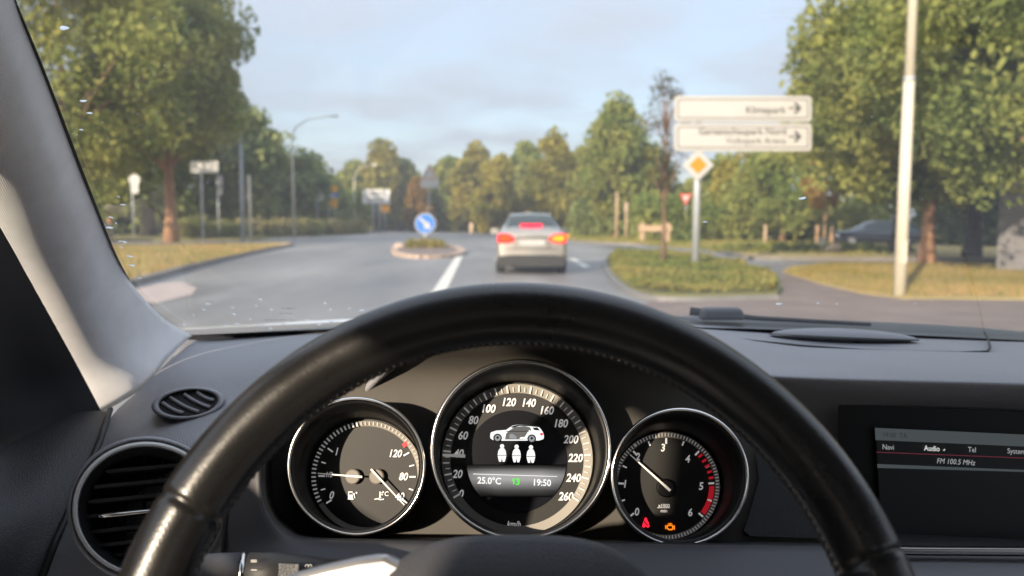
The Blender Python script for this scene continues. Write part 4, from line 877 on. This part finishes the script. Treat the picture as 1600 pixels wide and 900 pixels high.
fu = gauge('fuel_and_temperature_gauge', (556.5, 729), 109, (573.5, 745), 87)
ta = gauge('rev_counter', (1062.5, 746), 109, (1041, 759), 82)
# speedometer face
C = (808, 718)
ring('scale_ring', DP, *C, 104, 118, M['track'], sp, .003, 0, 360, 120, .0012)
sa_ = lambda v: 211 - 245 * v / 260
ticks('tick_marks', DP, *C, [(sa_(v), 106 if v % 20 else 104.5, 116 if v % 10 == 0 else 113, 2.6 if v % 20 == 0 else (1.9 if v % 10 == 0 else 1.1)) for v in range(0, 261, 5)], M['num2'], sp, .0040)
for v, (x, y) in zip(range(0, 261, 20), [(721, 771), (715, 740), (717, 708), (724, 680), (740, 656), (764, 638), (796, 628), (827, 629), (855, 641), (877, 661), (892, 686), (899, 715), (896, 746), (884, 775)]):
    text('numeral', str(v), DP, x, y, 12.5, M['num'], sp, .022, .22, .0012, sx=.86)
text('unit', 'km/h', DP, 803, 818, 8.5, M['num'], sp, .012, .25, .0012, sx=.9)
needle(DP, (692, 711), (727, 712.5), 2.0, 2.6, sp, .004)
# round display inside it
ld = mesh('display', [DP.hit(807 + 79 * math.cos(a), 721 - 80 * math.sin(a), .0010) for a in np.linspace(0, 2 * math.pi, 80, endpoint=False)], [tuple(range(80))], M['lcd'], sp)
def lc(name, pts, m, off=.0016): return mesh(name, [DP.hit(720 + x / 6, 640 + y / 6, off) for x, y in pts], [tuple(range(len(pts)))], m, ld)
def lcirc(name, x, y, r, m, off=.0018): return lc(name, [(x + r * math.cos(a), y + r * math.sin(a)) for a in np.linspace(0, 6.283, 20, endpoint=False)], m, off)
m_ = bpy.data.materials.new('lcd_glow_band'); m_.use_nodes = True; nt = m_.node_tree; N = nt.nodes; N.remove(N['Principled BSDF'])
at_ = N.new('ShaderNodeAttribute'); at_.attribute_name = 'glow'; e_ = N.new('ShaderNodeEmission'); e_.inputs[0].default_value = (.16, .155, .15, 1); nt.links.new(at_.outputs['Fac'], e_.inputs[1]); nt.links.new(e_.outputs[0], N['Material Output'].inputs[0])
gb = []; gv = []
for y, v in ((515, 0), (545, .12), (575, .5), (615, .95), (655, .9), (700, .55), (760, .15), (820, 0)):
    hw = math.sqrt(max(0, (79 * 6) ** 2 - (y - 486) ** 2)) * .985; gb.append([DP.hit(720 + (522 + f * hw) / 6, 640 + y / 6, .0013) for f in (-1, -.5, 0, .5, 1)]); gv += [v * q for q in (.55, 1, 1, 1, .6)]
o = mesh('glow_band', *grid_vf(np.array(gb)), m_, ld); at2 = o.data.attributes.new('glow', 'FLOAT', 'POINT'); at2.data.foreach_set('value', gv)
lc('car_outline', [(275, 245), (280, 215), (330, 197), (425, 190), (480, 152), (540, 140), (650, 143), (722, 152), (752, 185), (770, 212), (780, 250), (775, 275), (735, 290), (390, 292), (300, 284), (278, 270)], M['whitelcd'])
lc('car_roof_line', [(470, 160), (540, 141), (650, 143), (722, 152), (735, 166), (640, 155), (545, 153), (480, 172)], M['nightlcd'], .0019)
lc('open_doors', [(415, 280), (425, 225), (450, 200), (505, 162), (600, 155), (650, 166), (660, 195), (640, 225), (620, 280)], M['midlcd'], .0018)
lc('seat', [(455, 272), (455, 235), (480, 225), (520, 250), (525, 272)], M['greylcd'], .0021); lc('seat', [(548, 275), (560, 258), (600, 256), (640, 190), (656, 200), (640, 240), (616, 278)], M['whitelcd'], .0021)
lc('door_line', [(425, 200), (640, 200), (640, 206), (425, 206)], M['nightlcd'], .0022); lc('rear_glass', [(672, 170), (718, 168), (742, 196), (690, 192)], M['nightlcd'], .0020)
for x, y in ((345, 266), (665, 273)): lcirc('car_wheel', x, y, 41, M['nightlcd'], .0021); lcirc('car_wheel_rim', x, y, 29, M['greylcd'], .0024); lcirc('car_wheel_hub', x, y - 4, 12, M['nightlcd'], .0026)
lc('tail_lamp', [(742, 222), (768, 218), (772, 240), (748, 242)], M['redlamp'], .0021)
for dx, dy in ((0, 0), (136, 5), (271, 10)):
    lcirc('passenger_head', 387 + dx, 343 + dy, 20, M['whitelcd']); lc('passenger_body', [(x + dx, y + dy) for x, y in ((368, 362), (406, 362), (420, 385), (427, 425), (345, 425), (352, 385))], M['whitelcd'])
    lc('passenger_legs', [(x + dx, y + dy) for x, y in ((345, 431), (427, 431), (418, 470), (411, 489), (392, 489), (386, 450), (378, 489), (360, 489), (352, 465))], M['whitelcd'])
lc('divider_line', [(115, 600), (905, 625), (905, 630), (115, 606)], M['whitelcd'])
text('readout', '25.0°C', DP, 764.5, 750.5, 10, M['whitelcd'], ld, .02, 0, .0018, -R(1), sx=.95); text('readout', '19:50', DP, 847.5, 753.5, 10, M['whitelcd'], ld, .02, 0, .0018, -R(1), sx=.95)
text('gear_readout', '3', DP, 809, 752, 10, M['greenlcd'], ld, .02, 0, .0018)
lc('gear_arrow', [(490, 700), (490, 665), (474, 668), (500, 640), (503, 640), (503, 700)], M['greenlcd'], .0018)
# fuel and temperature gauge face
C = (573.5, 745)
ring('scale_ring', DP, *C, 79, 87.5, M['track'], fu, .0030, -150, 100, 110, .0012)
ticks('tick_marks', DP, *C, [(a, 80, 87, 2.6) for a in np.arange(101, 211, 4.4)] + [(a, 81, 86, 1.0) for a in np.arange(-40, 98, 4.4)], M['num2'], fu, .0040)
ticks('major_ticks', DP, *C, [(144, 66, 76, 2.4), (162, 68, 75, 2.0), (179, 66, 76, 2.4), (196, 68, 75, 2.0), (213, 66, 76, 2.4), (30, 66, 76, 2.4), (14, 68, 76, 2.0), (0, 66, 76, 2.4), (-16, 68, 75, 2.0), (-33, 66, 76, 2.4)], M['num'], fu, .0014)
for s_, x, y in (('1', 527, 705), ('0', 519, 773), ('120', 619, 708), ('80', 631, 744), ('40', 625, 775)): text('numeral', s_, DP, x, y, 11.5, M['num'], fu, .022, .22, .0012, sx=.86)
text('numeral', '1/2', DP, 515, 741, 8, M['num'], fu, .012, .22, .0012, sx=.8)
poly('red_mark', DP, [(628, 694), (635, 689), (638, 695), (631, 700)], M['red'], fu, .002)
hub(DP, 553, 744, 11.5, fu); hub(DP, 590, 744, 11.5, fu); needle(DP, (566, 745), (497, 739.5), 1.6, .6, fu, .0075); needle(DP, (580, 733), (632, 789), 1.5, .7, fu, .0075)
pump = [(544, 768), (551, 768), (551, 779), (552.5, 779), (552.5, 780.5), (542.5, 780.5), (542.5, 779), (544, 779)]
poly('pump_symbol', DP, pump, M['num'], fu, .0012); poly('pump_hose', DP, [(552, 770), (554, 771), (555, 778), (553.6, 778.5), (552.4, 773)], M['num'], fu, .0012); poly('pump_window', DP, [(545.3, 769.5), (549.8, 769.5), (549.8, 773), (545.3, 773)], M['dial'], fu, .0018); poly('filler_side_mark', DP, [(556, 768), (559, 770), (556, 772)], M['num'], fu, .0012)
poly('thermometer_symbol', DP, [(593, 768), (594.6, 768), (594.6, 775.5), (596, 777), (594, 779), (592, 777), (593, 775.5)], M['num'], fu, .0012)
for i in range(2): poly('thermometer_mark', DP, [(595.2, 769.5 + 3 * i), (598.5, 769.5 + 3 * i), (598.5, 770.7 + 3 * i), (595.2, 770.7 + 3 * i)], M['num'], fu, .0012)
poly('thermometer_wave', DP, [(585, 779.5), (590, 778.3), (595, 780), (600, 779), (600, 780.6), (594, 781.6), (590, 780), (585, 781)], M['num'], fu, .0012)
text('unit', '°C', DP, 602.5, 771, 7, M['num'], fu, .012, 0, .0012)
# rev counter face
C = (1041, 759.5)
ring('scale_ring', DP, *C, 76, 84, M['track'], ta, .0030, 0, 360, 110, .0012)
ticks('tick_marks', DP, *C, [(a, 77.5, 83, 1.5) for a in np.arange(-232, 128, 3.55)], M['num2'], ta, .0040)
ra = lambda v: 220 - 43.3 * v
ticks('major_ticks', DP, *C, [(ra(v / 2), 66 if v % 2 == 0 else 68, 75, 3.0 if v % 2 == 0 else 2.4) for v in range(0, 13)], M['num'], ta, .0014)
ticks('red_zone', DP, *C, [(ra(v), 67.5, 75, 4.0) for v in (4.12, 4.3, 4.48, 4.66, 4.84)], M['red'], ta, .0016)
ring('red_zone_arc', DP, *C, 67, 75, M['red'], ta, .0012, ra(5.93), ra(5.08), 30)
for v, (x, y) in enumerate([(995, 799), (976.5, 755.5), (996, 713), (1035.5, 699), (1074, 716.5), (1095, 759), (1078, 800)]): text('numeral', str(v), DP, x, y, 11.5, M['num'], ta, .022, .15, .0012, sx=.9)
text('unit', 'x1000', DP, 1037, 789.5, 5.2, M['num'], ta, .012, 0, .0012); text('unit', 'min', DP, 1037, 797.5, 5.2, M['num'], ta, .012, 0, .0012); poly('fraction_bar', DP, [(1027, 793), (1047, 793), (1047, 793.8), (1027, 793.8)], M['num'], ta, .0012)
hub(DP, 1039, 762, 14, ta, 'blackgloss'); needle(DP, (1047, 766.5), (984, 710), 2.0, .7, ta, .0075)
bx, by = 1009, 817
poly('belt_warning_lamp', DP, [(bx + x, by + y) for x, y in ((-1.6, -8), (1.6, -8), (2.4, -4.5), (4, -2), (6, 5.5), (3, 8), (0, 5.2), (-3, 8), (-5.8, 5.5), (-3.6, -2), (-2.2, -4.5))], M['redlamp'], ta, .0014)
poly('belt_stripe', DP, [(bx - 3.2, by - 1.6), (bx - 1.9, by - 2.6), (bx + 3.8, by + 4), (bx + 2.4, by + 4.6)], M['dial'], ta, .0018)
bx, by = 1047, 823.5
poly('engine_warning_lamp', DP, [(bx + x, by + y) for x, y in ((-3, -6), (3, -6), (3, -5), (.8, -5), (.8, -3.8), (3.6, -3.8), (5, -2), (5, -.8), (6, -.8), (6, -2.6), (7.4, -2.6), (7.4, 4.4), (6, 4.4), (6, 2.6), (5, 2.6), (3.6, 5), (-2.4, 5), (-4.4, 3), (-5.2, 3), (-5.2, .8), (-6.4, .8), (-6.4, 3.4), (-7.6, 3.4), (-7.6, -3), (-6.4, -3), (-6.4, -.8), (-5.2, -.8), (-5.2, -3), (-3.6, -3.8), (-.8, -3.8), (-.8, -5), (-3, -5))], M['amberlamp'], ta, .0014)
poly('engine_core', DP, [(bx + x, by + y) for x, y in ((-3.4, -1.6), (2.8, -1.6), (3.4, 0), (2.6, 2.8), (-1.8, 2.8), (-3.4, 1.2))], M['dial'], ta, .0018)

# ---------------------------------------------------------------- centre display
XP = Plane(at(1480, 750, .70), (-.05, -.985, .16), (1, -.02, -.042))
cs = poly('display_housing', XP, [(1310, 630), (1720, 650), (1720, 880), (1310, 866)], M['blackgloss'], CAR, -.006)
sc_ = mesh('centre_screen', *prism([XP.hit(x, y, -.003) for x, y in ((1367, 668), (1720, 684), (1720, 852), (1376, 831))], XP.n * .002), M['screen'], CAR)
poly('status_bar', XP, [(1367, 668.5), (1720, 684.5), (1720, 703), (1368, 687.5)], M['bar'], sc_, .0005)
poly('divider_line', XP, [(1369, 706), (1720, 720), (1720, 721), (1369, 707)], M['scr_red'], sc_, .0005)
poly('lower_bar', XP, [(1370.5, 725), (1720, 739), (1720, 741), (1500, 734.5), (1371, 731)], M['bar'], sc_, .0005)
for s_, x, y, m in (('Navi', 1387, 698, 'scr_text'), ('Tel', 1517.5, 702, 'scr_text'), ('System', 1587, 704.5, 'scr_text'), ('Audio', 1455, 700, 'scr_bold')): text('menu_item', s_, XP, x, y, 8.2, M[m], sc_, .012 if m == 'scr_bold' else .0, 0, .0012, sx=.86)
poly('menu_marker', XP, [(1473, 704), (1476.5, 701), (1476.5, 704)], M['scr_bold'], sc_, .0012)
text('station', 'FM 100.5 MHz', XP, 1493, 721, 8.2, M['scr_text'], sc_, .0, .2, .0012, sx=.86); text('clock', '19:50  TA', XP, 1398, 679.5, 7.5, M['scr_dim'], sc_, .0, 0, .0012, sx=.9)
surf('display_shelf', [[(1330, 829, .70), (1500, 836, .70), (1620, 841, .70), (1760, 846, .70)], [(1330, 846, .655), (1500, 851, .655), (1620, 853, .655), (1760, 856, .655)], [(1330, 852, .65), (1500, 854.5, .65), (1620, 856, .65), (1760, 859, .65)]], M['dashlow'], CAR, (4, 4))
mesh('metal_strip', *tube([at(x, y, .64) for x, y in ((1200, 853), (1330, 857), (1430, 859.5), (1600, 860.5), (1800, 861))], .0036, 12), M['chromedark'], CAR, True)
surf('centre_trim', [[(1330, 866, .65), (1430, 868, .65), (1600, 869.5, .65), (1800, 871, .65)], [(1330, 880, .64), (1430, 882, .635), (1600, 884, .635), (1800, 886, .635)], [(1330, 960, .56), (1430, 960, .56), (1600, 960, .56), (1800, 960, .56)]], M['trimlight'], CAR, (5, 5))

# ---------------------------------------------------------------- steering wheel
WC = np.array([.002, .3128, 1.0148]); TH = R(24.8); RW, RA = .174, .0163
AX = np.array([0, -math.cos(TH), math.sin(TH)]); E1 = np.array([1., 0, 0]); E2 = np.cross(AX, E1)
WP = Plane(WC, AX, E1)
NT, NS = 720, 32; P = np.zeros((NT, NS, 3)); S = np.linspace(0, 2 * math.pi, NS, endpoint=False)
for i in range(NT):
    th = 2 * math.pi * i / NT; rad = math.cos(th) * E1 + math.sin(th) * E2; c = WC + RW * rad
    for j, s in enumerate(S):
        g = 1.0
        for sd in (17, 154.5, 197, 343): 
            dd = (math.degrees(th) - sd - 1.2 * math.sin(s) * (1 if sd < 90 or sd > 300 else -1)); g -= .085 * math.exp(-(dd / .55) ** 2)
        g -= .035 * math.exp(-((math.degrees(s) - 186) / 7) ** 2)                        # the sewn seam on the inner side
        P[i, j] = c + RA * g * (1.0 * math.cos(s) * rad + 1.04 * math.sin(s) * AX)
V, F = grid_vf(np.concatenate([P, P[:1]], 0), True)
sw = mesh('steering_wheel', V, F, M['leather'], CAR, True)
mb = MB()
nst = 250
for i in range(nst):
    th = 2 * math.pi * (i + .5) / nst
    for sd in (-1, 1):
        q = []
        for f in (0, 1):
            t2 = th + (f - .5) * sd * .016 + .004 * sd; s = R(186 + (f * 13 - (13 if sd < 0 else 0)) + (.5 * sd)); rad = math.cos(t2) * E1 + math.sin(t2) * E2
            q.append(WC + RW * rad + RA * 1.0 * (math.cos(s) * rad + 1.04 * math.sin(s) * AX))
        mb.add(*tube(q, .00052, 5))
tag(mb.build('stitching', M['stitch'], sw), kind='stuff')
# airbag cover: a domed pad
pc = WP.hit(806, 1120, -.012); km = WP.m(806, 1120, -.012); rows = []
for r in (1.02, 1.0, .97, .9, .8, .65, .45, .25, .05):
    row = []
    for a in np.linspace(0, 2 * math.pi, 72, endpoint=False):
        c, s = math.cos(a), math.sin(a); k = (abs(c) ** 3.2 + abs(s) ** 3.2) ** (-1 / 3.2)
        row.append(pc + km * r * k * (262 * c * WP.u + 266 * s * WP.v) + AX * (.026 * (1 - min(1, r) ** 3.5) - (.02 if r > 1.01 else 0)))
    rows.append(row)
mesh('airbag_cover', *grid_vf(np.array(rows), True), M['airbag'], sw, True)
for sgn in (-1, 1):
    pts = [(412, 912), (470, 893), (520, 880), (565, 870), (608, 864), (640, 880), (640, 960), (560, 1000), (440, 1010), (385, 985)]
    if sgn > 0: pts = [(1612 - x, y + 50) for x, y in pts][::-1]
    o = mesh('spoke', *prism([WP.hit(x, y, -.022) for x, y in pts], AX * .012), M['silver'], sw); md = o.modifiers.new('b', 'BEVEL'); md.width = .004; md.segments = 3
    pts = [(230, 960), (320, 940), (420, 905), (470, 900), (470, 1010), (300, 1060), (225, 1050)]
    if sgn > 0: pts = [(1612 - x, y) for x, y in pts][::-1]
    o = mesh('button_pod', *prism([WP.hit(x, y, -.014) for x, y in pts], AX * .012), M['blackgloss'], sw); md = o.modifiers.new('b', 'BEVEL'); md.width = .004; md.segments = 3
cc = WC - AX * .03
mesh('column_boss', *tube([cc - AX * .10, cc], [.045, .05], 24), M['black'], sw, True)
# control stalk behind the wheel, on its left
sc2 = [at(x, y, Y_) for x, y, Y_ in ((296, 898, .440), (306, 897, .441), (340, 896, .444), (374, 895, .447))]
st = mesh('control_stalk', *tube(sc2, [.0095, .0118, .0122, .0122], 24), M['dashlow'], CAR, True)
mesh('chrome_band', *tube([at(375, 895, .447), at(382, 895, .4476)], .0126, 24), M['chrome'], st, True)
mesh('stalk_collar', *tube([at(383, 895, .4477), at(430, 895, .452), at(470, 898, .458), at(580, 904, .47)], [.0121, .0124, .0118, .0098], 24), M['black'], st, True)
KP = Plane(at(400, 885, .4375), (0, -.93, .36), (1, .09, 0))
for yy, n_ in ((875, 2), (890, 1)):
    for i in range(n_): poly('stalk_mark', KP, [(392, yy + 2.4 * i), (401, yy + 2.4 * i), (401, yy + 1 + 2.4 * i), (392, yy + 1 + 2.4 * i)], M['num2'], st, .0)
KQ = Plane(at(475, 890, .4445), (0, -.93, .36), (1, .09, 0))
mesh('rocker_switch', *prism([KQ.hit(x, y) for x, y in ((437, 880), (468, 881), (468, 905), (436, 905))], KQ.n * .002), M['airbag'], st)
for q, (px_, py_, pl_) in enumerate(((482, 884.5, KQ), (339, 897.5, KP))):
    for dx in (-2.6, 2.6): mesh('wiper_symbol', *tube([pl_.hit(px_ + dx + 2.4 * math.cos(a), py_ - 2.4 * math.sin(a), .0012 - .000 * q) for a in np.linspace(-.6, 3.7, 10)], .00018, 4), M['num2'], st)

# ------------------------------------------------------------------ rain left on the glass
def drop(px, py, sx, sy, i):
    c = on_glass(px, py, .0); u = np.array([1., 0, 0]); v = np.cross(GN, u); n = -GN; k = ((c - CAM) @ FWD) / FPX
    V = [c + n * (k * min(sx, sy) * .45)]; F = []; seg, rings = 12, 4; w = [1 + .18 * math.sin(2 * a + i) + .12 * math.sin(3 * a + 2.1 * i) for a in np.linspace(0, 6.283, seg, endpoint=False)]
    for r in range(1, rings + 1):
        f = r / rings; z = math.cos(f * math.pi / 2) ** .7
        for q in range(seg): a = 6.283 * q / seg; V.append(c + k * f * w[q] * (sx * math.cos(a) * u + sy * 1.6 * math.sin(a) * v) + n * (k * min(sx, sy) * .45 * z + .0002))
    F += [(0, 1 + q, 1 + (q + 1) % seg) for q in range(seg)]
    for r in range(rings - 1):
        for q in range(seg): q2 = (q + 1) % seg; F.append((1 + r * seg + q, 1 + (r + 1) * seg + q, 1 + (r + 1) * seg + q2, 1 + r * seg + q2))
    F.append(tuple(1 + (rings - 1) * seg + q for q in range(seg)))
    return V, F
SIDE = [(171, 356, 7, 3.5), (173, 340, 4, 3), (192, 378, 8, 3), (203, 401, 8, 2.5), (206, 415, 8, 2.5), (190, 387, 3, 1.5), (181, 349, 2, 2), (192, 320, 5, 1.6), (185, 308, 3, 1.5), (218, 435, 5, 1.5), (140, 177, 8, 1.6), (130, 158, 9, 2), (100, 44, 10, 4), (127, 203, 4, 1.6)]
BASE = [(286, 507, 6, 3), (363, 481, 3.5, 2.5), (365, 491, 5, 3), (318, 484, 4, 2), (325, 475, 6, 1.8), (308, 514, 3, 2), (350, 508, 4, 3), (407, 468, 4, 2.5), (400, 478, 3, 2), (424, 484, 4, 2), (423, 513, 4, 3), (409, 508, 6, 2), (499, 507, 4, 3), (518, 503, 6, 3), (508, 474, 3.5, 3), (516, 484, 4, 2), (565, 485, 6, 2.5), (546, 482, 2.5, 2), (302, 493, 2.5, 2.5), (443, 506, 4, 2), (480, 500, 5, 2), (370, 506, 6, 2), (391, 499, 3, 2)]
RIGHT = [(1254, 310, 7, 3.5), (1217, 475, 6, 3), (1102, 347, 5, 1.6), (1278, 474, 3, 2), (1308, 475, 3, 2), (1430, 475, 3, 2), (1455, 470, 2.5, 1.5)]
n_ = 0
for L_, lb, gp in ((SIDE, 'water drop on the glass beside the windscreen pillar', 'raindrops beside the pillar'), (BASE, 'water drop low on the glass just above the dashboard, left of the wheel', 'raindrops along the lower glass'), (RIGHT, 'lone water drop on the glass right of the steering wheel', 'raindrops on the right half of the glass')):
    for x, y, sx, sy in L_:
        n_ += 1; V, F = drop(x, y, sx * .72, sy * .72, n_); tag(mesh('raindrop', V, F, M['drop'], None, True), lb, 'raindrop', gp)
mb = MB()
for i in range(150):
    if i < 60: x, y = random.uniform(60, 330), random.uniform(10, 330)
    elif i < 120: x, y = random.uniform(1240, 1600), random.uniform(0, 330)
    else: x, y = random.uniform(400, 1100), random.uniform(60, 400)
    s = random.uniform(.3, .75); mb.add(*drop(x, y, s * 1.3, s * .7, i))
tag(mb.build('fine_spray', M['drop'], None, True), 'fine specks of rain spray over the windscreen', 'spray', kind='stuff')
